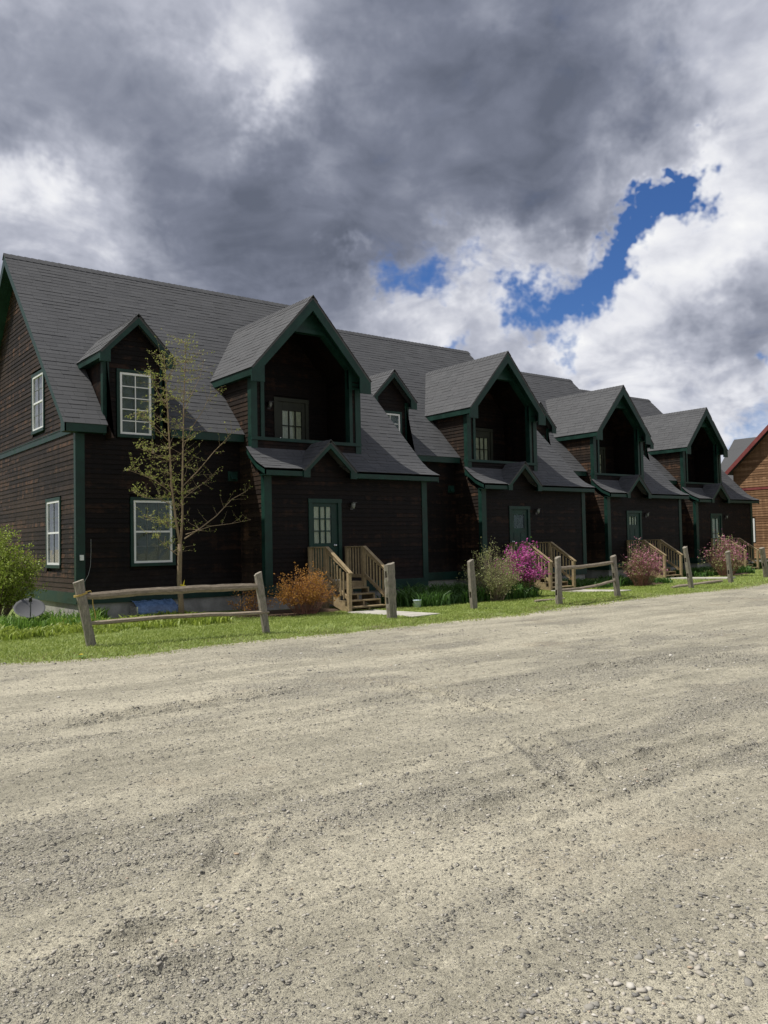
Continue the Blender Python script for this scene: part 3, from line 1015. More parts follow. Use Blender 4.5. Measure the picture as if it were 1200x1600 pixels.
    strip(XS, SDL, EAVE_Y); strip(SDL + .001, SDR - .001, 20.35); strip(SDR, XL, EAVE_Y); strip(XL + .001, XDR - .001, 20.0); strip(XDR, XRAKE, 18.22)
    slab(rb, [(XS, RIDGE_Y, RIDGE_Z), (XRAKE, RIDGE_Y, RIDGE_Z), (XRAKE, 29.1, 4.33), (XS, 29.1, 4.33)], (0, -n_[1], n_[2]), .06)
    roof = hb(rb, 'main_roof', 'shingle', H)

    def span_main(c):
        y = c[0]; hs = []
        if y < 20.35: hs.append((SDL - .01, SDR + .01))
        if y < 20.0: hs.append((XL - .01, XDR + .01))
        return cut((XS - .02, XRAKE + .02), hs)

    def keep(lst):
        cand = [s_ for s_ in lst if s_[6]]
        cand.sort(key=lambda s_: s_[0] ** 2 + s_[2][0] ** 2 + (s_[2][1] - EYE) ** 2)
        own = cand[:300]; ids = set(map(id, own))
        return [s_ for s_ in lst if id(s_) not in ids], own
    shingle_run(roof, [(EAVE_Y, EAVE_Z), (RIDGE_Y, RIDGE_Z)], span_main, keep=keep if full else None)
    cp = MB(); x = XS - .02
    while x < XRAKE:
        for sg in (-1, 1):
            cp.extrude([(x, RIDGE_Y, RIDGE_Z + .035), (x, RIDGE_Y + sg * .15, RIDGE_Z + .035 - .15 * ROOF_S), (x + .2, RIDGE_Y + sg * .15, RIDGE_Z + .02 - .15 * ROOF_S), (x + .2, RIDGE_Y, RIDGE_Z + .02)], (0, 0, -.012))
        x += .18
    hb(cp, 'ridge_cap', 'shingle', roof)
    # eave fascia and soffit of the main roof
    for x0, x1 in ((XS, SDL - .035), (SDR + .035, XL - .03)):
        hb(MB().box(x0, x1, EAVE_Y, EAVE_Y + .03, EAVE_Z - .20, EAVE_Z - .012), 'fascia', 'trim', H)
        hb(MB().box(max(x0, xl - .03), x1, EAVE_Y + .031, YW + .03, EAVE_Z - .19, EAVE_Z - .17), 'soffit', 'trim', H)
    # rake boards at both ends
    if full:
        for sg in (-1, 1):
            e = [(RIDGE_Y + sg * 5.18, EAVE_Z - .01), (RIDGE_Y, RIDGE_Z - .01), (RIDGE_Y, RIDGE_Z - .30), (RIDGE_Y + sg * 4.90, EAVE_Z + .05), (RIDGE_Y + sg * 4.90, EAVE_Z - .20), (RIDGE_Y + sg * 5.18, EAVE_Z - .20)]
            hb(MB().extrude([(XS - .002, y, z) for y, z in e], (.035, 0, 0)), 'rake_board', 'trim', H)
            e2 = [(RIDGE_Y + sg * 4.9, EAVE_Z - .02 + .05), (RIDGE_Y, RIDGE_Z - .26), (RIDGE_Y, RIDGE_Z - .28), (RIDGE_Y + sg * 4.9, EAVE_Z + .01)]
            hb(MB().extrude([(XS + .034, y, z) for y, z in e2], (xl - XS - .02, 0, 0)), 'rake_soffit', 'trim', H)
        hb(MB().box(XS + .034, xl + .02, EAVE_Y + .031, YW + .05, EAVE_Z - .198, EAVE_Z - .17), 'eave_return', 'trim', H)
    top = [FLARE[0], FLARE[1], FLARE[2], (RIDGE_Y, RIDGE_Z)]
    bot = [(y, z - .20 if y < 18 else z - .24) for y, z in top][::-1]
    hb(MB().extrude([(XRAKE - .03, y, z - .01) for y, z in top + bot], (.03, 0, 0)), 'rake_board', 'trim', H)
    # ---- entrance bay, lower storey
    m = front(YB)
    hb(MB().box(XL, XBR, YB + .06, YB + .16, .3, 3.4), 'bay_backing', 'siding', H)
    DR = (11.40, 12.19, .64, 2.58)
    bayw = hb(MB().box(XL + .12, XBR - .12, YB + .17, YB + .2, .3, 3.3).extrude([(11.0, YB + .03, 3.3), (12.58, YB + .03, 3.3), (11.79, YB + .03, 4.02)], (0, .1, 0)), 'bay_wall', 'siding', H)
    siding(bayw, m, .56, 3.26, lambda z: (XL, XBR), [(DR[0] - .08, DR[1] + .08, .2, DR[3] + .09)], PCS)
    siding(bayw, m, 3.26, 3.9, lambda z: (11.79 - (4.0 - z) * .95, 11.79 + (4.0 - z) * .95), (), PCS)
    door(H, m, *DR, o.get('lite', (11.48, 12.00, 1.56, 2.48)), *o.get('grid', (3, 3)), o.get('knob', 12.10), 1.50, o.get('curtain', 'curtain'))
    wall_lamp(H, m, 12.62, 2.50)
    hb(MB().box(XL - .034, XL + .17, YB - .036, YB + .02, .562, 3.255), 'corner_board', 'trim', H)
    hb(MB().box(XBR - .15, XBR + .03, YB - .036, YB + .02, .562, 3.255), 'corner_board', 'trim', H)
    hb(MB().box(XL - .034, XL - .001, YB + .021, YB + .12, .562, 3.30), 'corner_board', 'trim', H)
    for x0, x1 in ((XL - .03, DR[0] - .11), (DR[1] + .11, XBR + .02)):
        hb(MB().box(x0, x1, YB - .032, YB + .03, .30, .56), 'baseboard', 'trim', H)
    hb(MB().box(XL - .031, XL + .03, YB + .031, YW - .033, .30, .56), 'baseboard', 'trim', H)
    # left side of the bay, both storeys
    m = left(XL)
    side = MB().box(XL + .06, XL + .1, YB + .17, YW + .05, .3, 3.4).box(XL + .05, XL + .12, YD + .1, 20.3, 3.4, 5.95)
    sw = hb(side, 'bay_side_wall', 'siding', H)
    def sp(z):
        a = YB if z < 3.30 else (YD if z > 3.62 else YB + .35 + (z - 3.3))
        b = YW if z < 4.16 else roof_y(z) + .16
        return (a, b)
    siding(sw, m, .56, 5.78, sp, (), PCS, 'siding_lit')
    hb(MB().box(XDR - .12, XDR - .05, YD + .1, 21.0, 3.4, 5.95), 'bay_side_wall', 'siding', H)
    # ---- upper storey: open balcony under a big gable
    XC, HALF, ZA, ZT, YF = 11.72, 1.81, 7.93, 5.90, 18.05
    s = (ZA - ZT) / HALF
    OL, OR, OB, OS, OT = 10.42, 13.02, 4.20, 6.24, 7.05           # opening
    pier = MB()
    for x0, x1 in ((XL + .005, OL - .09), (OR + .09, XDR - .005)):
        pier.box(x0, x1, YD + .022, YD + .14, 3.5, 6.1)
    pier.box(XL + .1, XDR - .1, YD + .022, YD + .14, 3.4, OB)
    bal = hb(pier, 'balcony_wall', 'siding', H)
    m = front(YD)
    siding(bal, m, 3.62, OB - .05, lambda z: (XL, XDR), (), PCS)
    siding(bal, m, OB, 6.0, lambda z: (XL, OL - .08), (), PCS)
    siding(bal, m, OB, 6.0, lambda z: (OR + .08, XDR), (), PCS)
    # green panel that fills the gable above the opening
    for sg, ox in ((-1, OL), (1, OR)):
        e = XL if sg < 0 else XDR
        fx = XC + sg * .50
        pl_ = [(e, OS - .55), (ox, OS - .55), (ox, OS), (fx, OT), (XC, OT), (XC, ZA - .12), (e, ZA - abs(e - XC) * s - .12)]
        hb(MB().extrude([(x, YD - .02, z) for x, z in pl_], (0, .06, 0)), 'gable_panel', 'trim', H)
        # jamb and sloping head of the opening
        a, b = sorted((ox - sg * .0, ox + sg * .10))
        hb(MB().box(a, b, YD - .045, YD + .15, OB + .04, OS - .02), 'opening_trim', 'trim', H)
        hb(MB().extrude([(x, YD - .045, z) for x, z in ((ox, OS - .02), (fx, OT - .02), (fx, OT + .09), (ox + sg * .10, OS + .02), (ox + sg * .10, OS - .02))], (0, .19, 0)), 'opening_trim', 'trim', H)
    hb(MB().box(XC - .5, XC + .5, YD - .045, YD + .145, OT - .02, OT + .09), 'opening_trim', 'trim', H)
    hb(MB().box(XL - .03, XDR + .03, YD - .06, YD + .17, OB - .045, OB + .038), 'balcony_cap', 'trim', H)
    for a, b in ((XL - .034, XL + .14), (XDR - .14, XDR + .034)):
        hb(MB().box(a, b, YD - .037, YD + .02, 3.64, OB - .05), 'corner_board', 'trim', H)
        hb(MB().box(a, b, YD - .037, YD + .02, OB + .04, 5.72), 'corner_board', 'trim', H)
    hb(MB().box(XL - .034, XL - .001, YD + .021, YD + .13, 3.70, 5.70), 'corner_board', 'trim', H)
    # inside of the balcony
    inn = MB().extrude([(x, YBACK + .06, z) for x, z in ((XL, 3.4), (XDR, 3.4), (XDR, 5.95), (XC, ZA - .1), (XL, 5.95))], (0, .06, 0))
    bk = hb(inn, 'balcony_back_wall', 'siding', H)
    BD = (11.62, 12.52, 3.50, 5.46)
    siding(bk, front(YBACK), 3.5, 7.6, lambda z: (max(XL + .1, XC - (ZA - .1 - z) / s), min(XDR - .1, XC + (ZA - .1 - z) / s)), [(BD[0] - .08, BD[1] + .08, 3.4, BD[3] + .09)], PCS)
    for X, mm in ((XL + .10, right(XL + .10)), (XDR - .10, left(XDR - .10))):
        c_ = hb(MB().box(min(X, X), X + .001, YD + .15, YBACK, 3.5, 5.9), 'balcony_cheek', 'siding', H)
        siding(c_, mm, 3.5, 5.9, lambda z: (YD + .15, YBACK), (), False)
    door(H, front(YBACK), *BD, (11.80, 12.42, 3.98, 5.22), 3, 3, 11.70, 4.45, 'curtain', .003, 'olive')
    wall_lamp(H, front(YBACK), 11.36, 5.30)
    hb(MB().box(XL + .05, XDR - .05, YD + .02, YBACK + .1, 3.36, 3.45), 'balcony_floor', 'lumber', H)
    gable_roof(H, XC, HALF, ZA, ZT, YF, roof_y, .34, .36, name='balcony_roof', fw=.20, ov=.18)
    # underside of the big gable
    for sg in (-1, 1):
        e = [(XC + sg * (HALF - .04), ZT - .06), (XC, ZA - .09), (XC, ZA - .11), (XC + sg * (HALF - .04), ZT - .08)]
        hb(MB().extrude([(x, YF + .048, z) for x, z in e], (0, YD - YF - .07, 0)), 'gable_soffit', 'trim', H)
        hb(MB().extrude([(x, YD - .018, z) for x, z in e], (0, YBACK - YD + .1, 0)), 'balcony_ceiling', 'siding', H)
    # ---- flared roof over the bay with a gablet above the door
    fl = MB()
    for (y0, z0), (y1, z1) in zip(FLARE[:-1], FLARE[1:]):
        yy = min(y1, YD)
        zz = z0 + (z1 - z0) * (yy - y0) / (y1 - y0)
        if yy > y0:
            for a, b in (((9.93, 11.10), (12.48, XDR)) if y0 < 17.6 else ((9.93, XDR),)):
                fl.extrude([(a, y0, z0), (b, y0, z0), (b, yy, zz), (a, yy, zz)], (0, 0, -.06))
        if y1 <= 18.3: fl.extrude([(XDR, y0, z0), (XRAKE, y0, z0), (XRAKE, y1, z1), (XDR, y1, z1)], (0, 0, -.06))
    flare = hb(fl, 'flared_roof', 'shingle', H)
    shingle_run(flare, FLARE, lambda c: [(XDR - .02, XRAKE + .02)])
    fz = np.interp(YD, [q[0] for q in FLARE], [q[1] for q in FLARE])
    gb = lambda c: cut((9.91, XDR), [(11.79 - (4.10 - c[1]) * .9, 11.79 + (4.10 - c[1]) * .9)])
    shingle_run(flare, FLARE[:3] + [(YD, fz)], gb)
    gable_roof(H, 11.79, .80, 4.13, 3.37, 17.46, lambda z: min(YD - .12, np.interp(z, [q[1] for q in FLARE], [q[0] for q in FLARE]) + .1) if z < 3.95 else YD - .12, .17, .19, fw=.03, name='gablet_roof', ov=.05)
    for x0, x1 in ((9.93, 11.79 - .80), (11.79 + .80, XRAKE - .032)):
        hb(MB().box(x0, x1, 17.50, 17.53, 3.21, 3.382), 'fascia', 'trim', H)
        hb(MB().box(x0 + .03, x1, 17.531, YB + .02, 3.215, 3.235), 'soffit', 'trim', H)
    ep = FLARE[:3] + [(YD, fz)]
    hb(MB().extrude([(9.93, y, z - .012) for y, z in ep] + [(9.93, y, z - .17) for y, z in ep[::-1]], (.03, 0, 0)), 'end_board', 'trim', H)
    # vent hood on the recessed wall
    vm = front(YW)
    v = MB().box(9.72, 9.98, .02, .05, 3.16, 3.40, vm)
    v.hexa([vm(*q) for q in ((9.77, .05, 3.20), (9.93, .05, 3.20), (9.93, .13, 3.20), (9.77, .13, 3.20), (9.77, .05, 3.34), (9.93, .05, 3.34), (9.93, .07, 3.34), (9.77, .07, 3.34))])
    hb(v, 'vent_hood', 'white' if o.get('vent_white') else 'trim', H)
    if full:
        b = MB().box(6.045, 6.125, .037, .085, 1.28, 1.40, front(YW))
        hb(b, 'outlet_box', 'white', H)
        pts = [(6.30, YW - .03, 1.75), (6.30, YW - .035, 1.5), (6.28, YW - .05, 1.15), (6.22, YW - .08, .95), (6.14, YW - .06, .80)]
        hb(MB().tube(pts, .004, 5), 'cable', 'cable', H)
    return H


make_house(0, 'nearest brown row house, its side gable and two tall front windows in view', True, {'low_window': True})
make_house(1, 'second brown row house from the left, behind the magenta blossoms', False,
           {'lite': (11.55, 12.04, 1.95, 2.40), 'grid': (1, 1), 'knob': 11.48, 'curtain': 'trim'})
make_house(2, 'third brown row house from the left, behind the two-rail fence', False,
           {'lite': (11.52, 12.02, 2.10, 2.44), 'grid': (3, 1), 'vent_white': True})
make_house(3, 'farthest brown row house, its entrance door with a tall glass pane', False,
           {'lite': (11.50, 12.08, 1.00, 2.44), 'grid': (2, 2), 'curtain': 'white', 'vent_white': True})
#@@REST
# ------------------------------------------------------------------ neighbouring house on the right
def make_neighbour():
    X0 = 46.0
    H = thing('neighbour_house', 'brown house with red roof edge at the right edge, partly behind the farthest row house', 'house', (X0, 22.0, 0))

    def nb(mb, name, mat, parent):
        return obj(name, mb.mesh(name, mat, (X0, 22.0, 0)), parent)
    yl, yr, yc, ze, zp = 26.35, 17.65, 22.0, 5.35, 9.55
    hw = lambda z: min(4.35, (zp - .25 - z) / ((zp - ze) / 4.6))
    nb(MB().box(X0 + .03, 58, yr + .05, yl - .05, -.3, .3), 'foundation', 'concrete', H)
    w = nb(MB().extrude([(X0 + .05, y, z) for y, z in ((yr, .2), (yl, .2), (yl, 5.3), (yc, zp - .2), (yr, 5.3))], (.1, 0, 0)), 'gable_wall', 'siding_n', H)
    win = (25.15, 26.0, 1.2, 2.55)
    sb = MB(); z = .3
    m = left(X0)
    while z < 9.1:
        a = hw(z); b = hw(z + .14)
        for p, q in cut((yc - a, yc + a), [(win[0] - .05, win[1] + .05)] if win[2] < z + .12 and win[3] > z else []):
            board(sb, m, p, q, max(p, yc - b), min(q, yc + b), z - .012 + random.uniform(-.004, .004), z + .144, .024 + random.uniform(-.004, .006))
        z += .14
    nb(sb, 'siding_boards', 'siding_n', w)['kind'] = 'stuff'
    nb(MB().box(X0 - .04, X0 + .03, yr - .04, yl + .04, 4.18, 4.31), 'belt_board', 'red', H)
    nb(MB().box(X0 - .03, X0 + .05, yl - .12, yl + .03, .3, 4.17), 'corner_board', 'red', H)
    f = nb(MB().box(X0 - .04, X0 + .04, win[0], win[0] + .09, win[2], win[3]).box(X0 - .04, X0 + .04, win[1] - .09, win[1], win[2], win[3])
           .box(X0 - .04, X0 + .04, win[0] + .09, win[1] - .09, win[2], win[2] + .09).box(X0 - .04, X0 + .04, win[0] + .09, win[1] - .09, win[3] - .09, win[3]), 'window', 'white', H)
    nb(MB().box(X0, X0 + .01, win[0] + .09, win[1] - .09, win[2] + .09, win[3] - .09), 'pane', 'glass', f)
    rf = MB(); s = (zp - ze) / 4.6; ln = math.hypot(1, s)
    for sg in (-1, 1):
        slab(rf, [(X0 - .4, yc + sg * 4.75, ze - .15), (X0 - .4, yc, zp), (58, yc, zp), (58, yc + sg * 4.75, ze - .15)], (0, sg * s / ln, 1 / ln), .06)
    nb(rf, 'wing_roof', 'shingle', H)
    for sg in (-1, 1):
        e = [(yc + sg * 4.76, ze - .17), (yc, zp - .01), (yc, zp - .30), (yc + sg * 4.5, ze - .22), (yc + sg * 4.5, ze - .42), (yc + sg * 4.76, ze - .42)]
        nb(MB().extrude([(X0 - .42, y, z) for y, z in e], (.04, 0, 0)), 'rake_board', 'red', H)
    # main block behind, ridge across
    mr = MB(); s2 = (7.95 - 4.4) / 3.6; l2 = math.hypot(1, s2)
    slab(mr, [(48.6, 16.0, 4.4), (52.2, 16.0, 7.95), (52.2, 29.75, 7.95), (48.6, 29.75, 4.4)], (-s2 / l2, 0, 1 / l2), .07)
    slab(mr, [(55.8, 16.0, 4.4), (52.2, 16.0, 7.95), (52.2, 29.75, 7.95), (55.8, 29.75, 4.4)], (s2 / l2, 0, 1 / l2), .07)
    nb(mr, 'main_roof', 'shingle', H)
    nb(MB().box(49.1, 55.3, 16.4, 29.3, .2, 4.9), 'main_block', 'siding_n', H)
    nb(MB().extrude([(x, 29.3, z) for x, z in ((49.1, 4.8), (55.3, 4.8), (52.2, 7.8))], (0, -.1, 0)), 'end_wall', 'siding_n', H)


make_neighbour()


# ------------------------------------------------------------------ porch stairs
def make_stairs(k, label):
    dx, dy = STEPS[k]
    o = np.array([11.86 + dx, 17.0 + dy, 0])
    T = thing('porch_stairs', label, 'stairs', o, 'wooden stairs up to the entrance doors')
    L, R_, LZ_ = 11.30 + dx, 12.42 + dx, .60
    yw, yl = 17.755 + dy, 17.02 + dy
    bd = lambda mb, name, bev=.006: mb.build(name, 'lumber', T, bevel=bev)
    n_ = 5; w = (yw - yl) / n_
    for i in range(n_): bd(MB().box(L, R_, yl + i * w + .003, yl + (i + 1) * w - .003, LZ_ - .035, LZ_), 'landing_board')
    bd(MB().box(L + .01, R_ - .01, yl - .02, yl + .02, LZ_ - .19, LZ_ - .036), 'rim_board')
    rise, run = .136, .235
    for i in range(1, 5):
        z = LZ_ - rise * i; y = yl - run * i
        bd(MB().box(L + .03, R_ - .03, y - .02, y + run * .47, z - .035, z), 'tread')
        bd(MB().box(L + .03, R_ - .03, y + run * .51, y + run - .005, z - .035, z), 'tread')
    foot = yl - run * 4 - .03
    for x in (L + .03, (L + R_) / 2, R_ - .07):
        pts = [(x, yl + .02, LZ_ - .05)]
        for i in range(1, 5):
            pts += [(x, yl - run * (i - 1) - .022, LZ_ - rise * i - .037), (x, yl - run * i - .01, LZ_ - rise * i - .037)]
        pts += [(x, foot + .03, -.10), (x, foot + .2, -.10), (x, yl + .02, .14)]
        pts[1] = (x, yl - .022, LZ_ - rise - .037)
        bd(MB().extrude(pts[1:] + [(x, yl + .02, LZ_ - rise - .037)], (.04, 0, 0)), 'stringer', 0)
    for sx, xa in ((-1, L), (1, R_)):
        x0, x1 = (xa - .045, xa + .045)
        bd(MB().box(x0, x1, yl - .045, yl + .045, -.10, 1.44), 'newel_post')
        bd(MB().box(x0, x1, foot - .02, foot + .07, -.10, .84), 'newel_post')
        bd(MB().box(x0, x1, yw - .06, yw + .02, -.10, 1.44), 'newel_post')
        bd(MB().box(xa - .048, xa + .048, yl - .05, yw + .02, 1.44, 1.474), 'handrail')
        bd(MB().extrude([(xa - .048, yl - .051, 1.474), (xa - .048, yl - .051, 1.44), (xa - .048, foot - .07, .820), (xa - .048, foot - .07, .854)], (.096, 0, 0)), 'handrail')
        # rails under the hand rail carry the balusters
        sl = (1.44 - .84) / (yl - foot - .02)
        bd(MB().extrude([(xa - .02, yl - .046, 1.40), (xa - .02, yl - .046, 1.31), (xa - .02, foot + .072, .845), (xa - .02, foot + .072, .935)], (.04, 0, 0)), 'top_rail')
        bd(MB().extrude([(xa - .02, yl - .046, .80), (xa - .02, yl - .046, .70), (xa - .02, foot + .072, .205), (xa - .02, foot + .072, .305)], (.04, 0, 0)), 'bottom_rail')
        bd(MB().box(xa - .02, xa + .02, yl + .046, yw - .062, .68, .77), 'bottom_rail')
        for i in range(8):
            y = yl - .13 - i * .125
            if y < foot + .1: break
            zt = 1.44 - (yl - y) * sl - .09
            bd(MB().box(xa + sx * .021 - .015, xa + sx * .021 + .015, y - .015, y + .015, zt - .64, zt), 'baluster', 0)
        for i in range(5):
            y = yl + .10 + i * .118
            bd(MB().box(xa - .015, xa + .015, y - .015, y + .015, .70, 1.44), 'baluster', 0)
    for i in range(8):      # vertical skirting boards under the landing on the left
        y = yl + .07 + i * .078
        if y > yw - .06: break
        bd(MB().box(L - .03, L - .012, y, y + .068, -.06, LZ_ - .04), 'skirt_board', 0)


make_stairs(0, 'wooden porch stairs right of the rust coloured shrub, before the nine-pane door')
make_stairs(1, 'wooden porch stairs just right of the magenta blossoms')
make_stairs(2, 'wooden porch stairs right of the dusty pink shrub, left of a leaning bare post')
make_stairs(3, 'farthest wooden porch stairs, at the last row house')

for k, (dx, dy) in enumerate(STEPS[:3]):
    y0 = 13.05 + dy if k else 13.0
    c = [(10.80 + dx, y0 + .1, -.01), (11.62 + dx, y0 + .25, -.01), (11.95 + dx, 15.95 + dy, -.09), (11.15 + dx, 15.95 + dy, -.09)]
    mb = MB()
    for i in range(3):
        a, b = i / 3 + .004, (i + 1) / 3 - .004
        q = [np.array(c[0]) + (np.array(c[3]) - np.array(c[0])) * t for t in (a, b)]
        r_ = [np.array(c[1]) + (np.array(c[2]) - np.array(c[1])) * t for t in (a, b)]
        mb.extrude([q[0], r_[0], r_[1], q[1]], (0, 0, .055))
    o = mb.build('garden_path', 'path', None, bevel=.008, o=(11.3 + dx, 14.5 + dy, 0))
    tag(o, kind='structure')


# ------------------------------------------------------------------ fence posts and rails
def rough_post(base, top, w, d, seed, slots=(), slant=.02):
    """a split cedar post: uneven section, worn top, slots cut right through for the rails"""
    rg = np.random.default_rng(seed)
    base, top = np.asarray(base, float), np.asarray(top, float)
    n_, k = 15, 10
    prof = 1 + rg.uniform(-.13, .10, k)
    vs = []
    for i in range(n_):
        t = i / (n_ - 1); c = base + (top - base) * t
        sc = 1 + .05 * math.sin(t * 5 + seed) + rg.uniform(-.025, .025) - .06 * t
        for j in range(k):
            a = 2 * math.pi * j / k
            ca, sa = math.cos(a), math.sin(a)
            e = (abs(ca) ** 4 + abs(sa) ** 4) ** -.25
            r_ = prof[j] * sc * (1 + rg.uniform(-.04, .04))
            z = c[2] + (slant * ca * 1.6 + rg.uniform(-.012, .012) if i == n_ - 1 else 0)
            vs.append((c[0] + ca * e * r_ * w / 2, c[1] + sa * e * r_ * d / 2, z))
    fs = [(i * k + j, i * k + (j + 1) % k, (i + 1) * k + (j + 1) % k, (i + 1) * k + j) for i in range(n_ - 1) for j in range(k)]
    fs += [list(range(k))[::-1], list(range((n_ - 1) * k, n_ * k))]
    mb = MB().add(vs, fs)
    me = mb.mesh('post', 'post', tuple(base))
    if slots:
        ob = bpy.data.objects.new('tmp', me); COL.objects.link(ob); ob.location = base
        cutters = []
        for z in slots:
            t = z / (top[2] - base[2]); c = base + (top - base) * t
            cm = MB().box(c[0] - .2, c[0] + .2, c[1] - .030, c[1] + .030, c[2] - .065, c[2] + .065).build('tmp_cut', 'post')
            b = ob.modifiers.new('b', 'BOOLEAN'); b.operation = 'DIFFERENCE'; b.object = cm; b.solver = 'EXACT'
            cutters.append(cm)
        dg = bpy.context.evaluated_depsgraph_get(); dg.update()
        me2 = bpy.data.meshes.new_from_object(ob.evaluated_get(dg))
        bpy.data.objects.remove(ob)
        for c in cutters: bpy.data.objects.remove(c)
        me = me2; me.name = 'post'
    return me


def rough_rail(p, q, h, d, seed, sag=.0):
    rg = np.random.default_rng(seed)
    p, q = np.asarray(p, float), np.asarray(q, float)
    n_, k = 18, 7
    ax = (q - p) / np.linalg.norm(q - p); sd = np.cross((0, 0, 1), ax); sd /= np.linalg.norm(sd)
    pr_ = 1 + rg.uniform(-.22, .15, k); vs = []
    wob = np.cumsum(rg.uniform(-.006, .006, (n_, 2)), 0)
    for i in range(n_):
        t = i / (n_ - 1); c = p + (q - p) * t + sd * wob[i, 0] + np.array([0, 0, wob[i, 1] - sag * 4 * t * (1 - t)])
        tp = min(1, .62 + 5 * min(t, 1 - t))
        for j in range(k):
            a = 2 * math.pi * j / k
            r_ = pr_[j] * tp * (1 + rg.uniform(-.06, .06))
            vs.append(c + sd * math.cos(a) * d / 2 * r_ + np.array([0, 0, 1]) * math.sin(a) * h / 2 * r_)
    fs = [(i * k + j, i * k + (j + 1) % k, (i + 1) * k + (j + 1) % k, (i + 1) * k + j) for i in range(n_ - 1) for j in range(k)]
    fs += [list(range(k))[::-1], list(range((n_ - 1) * k, n_ * k))]
    return MB().add(vs, fs)


def gpt(px, py, z=0.0): return at(px, py, 'Z', z)


def post_pts(bx, by, tx, ty):
    b = gpt(bx, by); t = at(tx, ty, 'Y', b[1])
    return np.array([b[0], b[1], -.12]), t


A0, A1 = post_pts(146, 1012, 122, 908); B0, B1 = post_pts(418, 991, 403, 896)
F = thing('split_rail_fence', 'nearest grey split rail fence panel, two leaning posts joined by two rails', 'fence', (float(A0[0]), float(A0[1]), 0))
o = obj('post', rough_post(A0, A1, .165, .14, 3), F); o.location = tuple(A0 - np.array([A0[0], A0[1], 0]))
o = obj('post', rough_post(B0, B1, .125, .11, 4), F); o.location = tuple(B0 - np.array([A0[0], A0[1], 0]))
lerp = lambda a, b, t: a + (b - a) * t
tz = lambda a, b, z: lerp(a, b, (z - a[2]) / (b[2] - a[2]))
ra, rb_ = tz(A0, A1, .79), tz(B0, B1, .83)
ax = (rb_ - ra) / np.linalg.norm(rb_ - ra)
rough_rail(ra - ax * .02, rb_ + ax * .03, .115, .10, 7, -.02).build('rail', 'rail', F)
ra, rb_ = tz(A0, A1, .38), tz(B0, B1, .38)
rough_rail(ra - ax * .02, rb_ + ax * .09, .075, .085, 8, -.03).build('rail', 'rail', F)

C0, C1 = post_pts(873, 946, 871, 871); D0, D1 = post_pts(966, 934, 958, 869)
F = thing('split_rail_fence', 'farther split rail fence panel with a thin sagging lower rail', 'fence', (float(C0[0]), float(C0[1]), 0))
o = obj('post', rough_post(C0, C1, .15, .13, 13, (.42,)), F); o.location = tuple(C0 - np.array([C0[0], C0[1], 0]))
o = obj('post', rough_post(D0, D1, .16, .13, 14, (.70,)), F); o.location = tuple(D0 - np.array([C0[0], C0[1], 0]))
ra, rb_ = tz(C0, C1, .86), tz(D0, D1, .93)
ax = (rb_ - ra) / np.linalg.norm(rb_ - ra)
rough_rail(ra - ax * .02, rb_ + ax * .02, .10, .09, 17, .02).build('rail', 'rail', F)
ra, rb_ = tz(C0, C1, .36), tz(D0, D1, .46)
rough_rail(ra, rb_ + ax * .02, .07, .08, 18, .07).build('rail', 'rail', F)

for (bx, by, tx, ty, w, sl, sd, lab) in (
        (613, 968, 608, 881, .20, (.50, 1.02), 23, 'stout upright grey post at the first concrete path, without rails'),
        (741, 953, 735, 876, .15, (.46,), 24, 'slim upright brown post between the first path and the magenta blossoms'),
        (1081, 920, 1070, 855, .17, (.52, .98), 25, 'leaning grey post with two slots, beside the fallen rail'),
        (1143, 912, 1137, 862, .17, (.50,), 26, 'grey post in front of the farthest pink shrub'),
        (1199, 903, 1190, 856, .20, (.60,), 27, 'leaning grey post at the right edge of the picture')):
    p0, p1 = post_pts(bx, by, tx, ty)
    o = obj('fence_post', rough_post(p0, p1, w, w * .85, sd, sl), None, tuple(p0))
    tag(o, lab, 'fence post', 'single fence posts without rails')

for (a, b, h, sd, lab) in (((1050, 921), (1128, 911), .16, 31, 'fallen grey rail lying in the grass at the leaning post'),
                           ((836, 943), (882, 938), .10, 32, 'short fallen rail in the grass at the farther fence panel')):
    p, q = gpt(*a), gpt(*b); p[2] = q[2] = .055
    o = rough_rail(p, q, h * .7, h, sd).build('fallen_rail', 'rail', None, o=tuple(p)); tag(o, lab, 'rail')

# rope tied round the first post
c = tz(A0, A1, .84)
mb = MB()
for t in range(2):
    ring = [(c[0] + .098 * math.cos(a), c[1] + .085 * math.sin(a), c[2] - .02 + .016 * t + .03 * math.cos(a)) for a in np.linspace(0, 2 * math.pi, 20)]
    mb.tube(ring, .007, 5)
e = np.array(ring[0])
mb.tube([e, e + (.05, -.01, .01), e + (.07, -.02, -.05), e + (.08, -.02, -.2), e + (.11, -.02, -.33), e + (.12, -.02, -.42)], .007, 5)
tag(mb.build('rope', 'rope', None, o=(float(c[0]), float(c[1]), 0)), 'thin yellow rope tied round the first leaning post, its end hanging', 'rope')


# ------------------------------------------------------------------ plants
def leaf_mesh(name, P, size, mat, up=0.0, long=1.7, N=None):
    """one small folded leaf for each point"""
    P = np.asarray(P); n_ = len(P)
    a = RNG.normal(size=(n_, 3)); a[:, 2] += up; a /= np.linalg.norm(a, axis=1, keepdims=True)
    b = RNG.normal(size=(n_, 3)); b -= a * (a * b).sum(1, keepdims=True); b /= np.linalg.norm(b, axis=1, keepdims=True)
    s_ = (size * RNG.uniform(.6, 1.35, n_))[:, None]
    c = np.cross(a, b)
    v = np.stack([P, P + a * s_ * long * .5 + b * s_ * .5 + c * s_ * .12, P + a * s_ * long, P + a * s_ * long * .5 - b * s_ * .5 + c * s_ * .12], 1).reshape(-1, 3)
    f = np.arange(4 * n_).reshape(-1, 4)
    return np_mesh(name, v, f, mat)


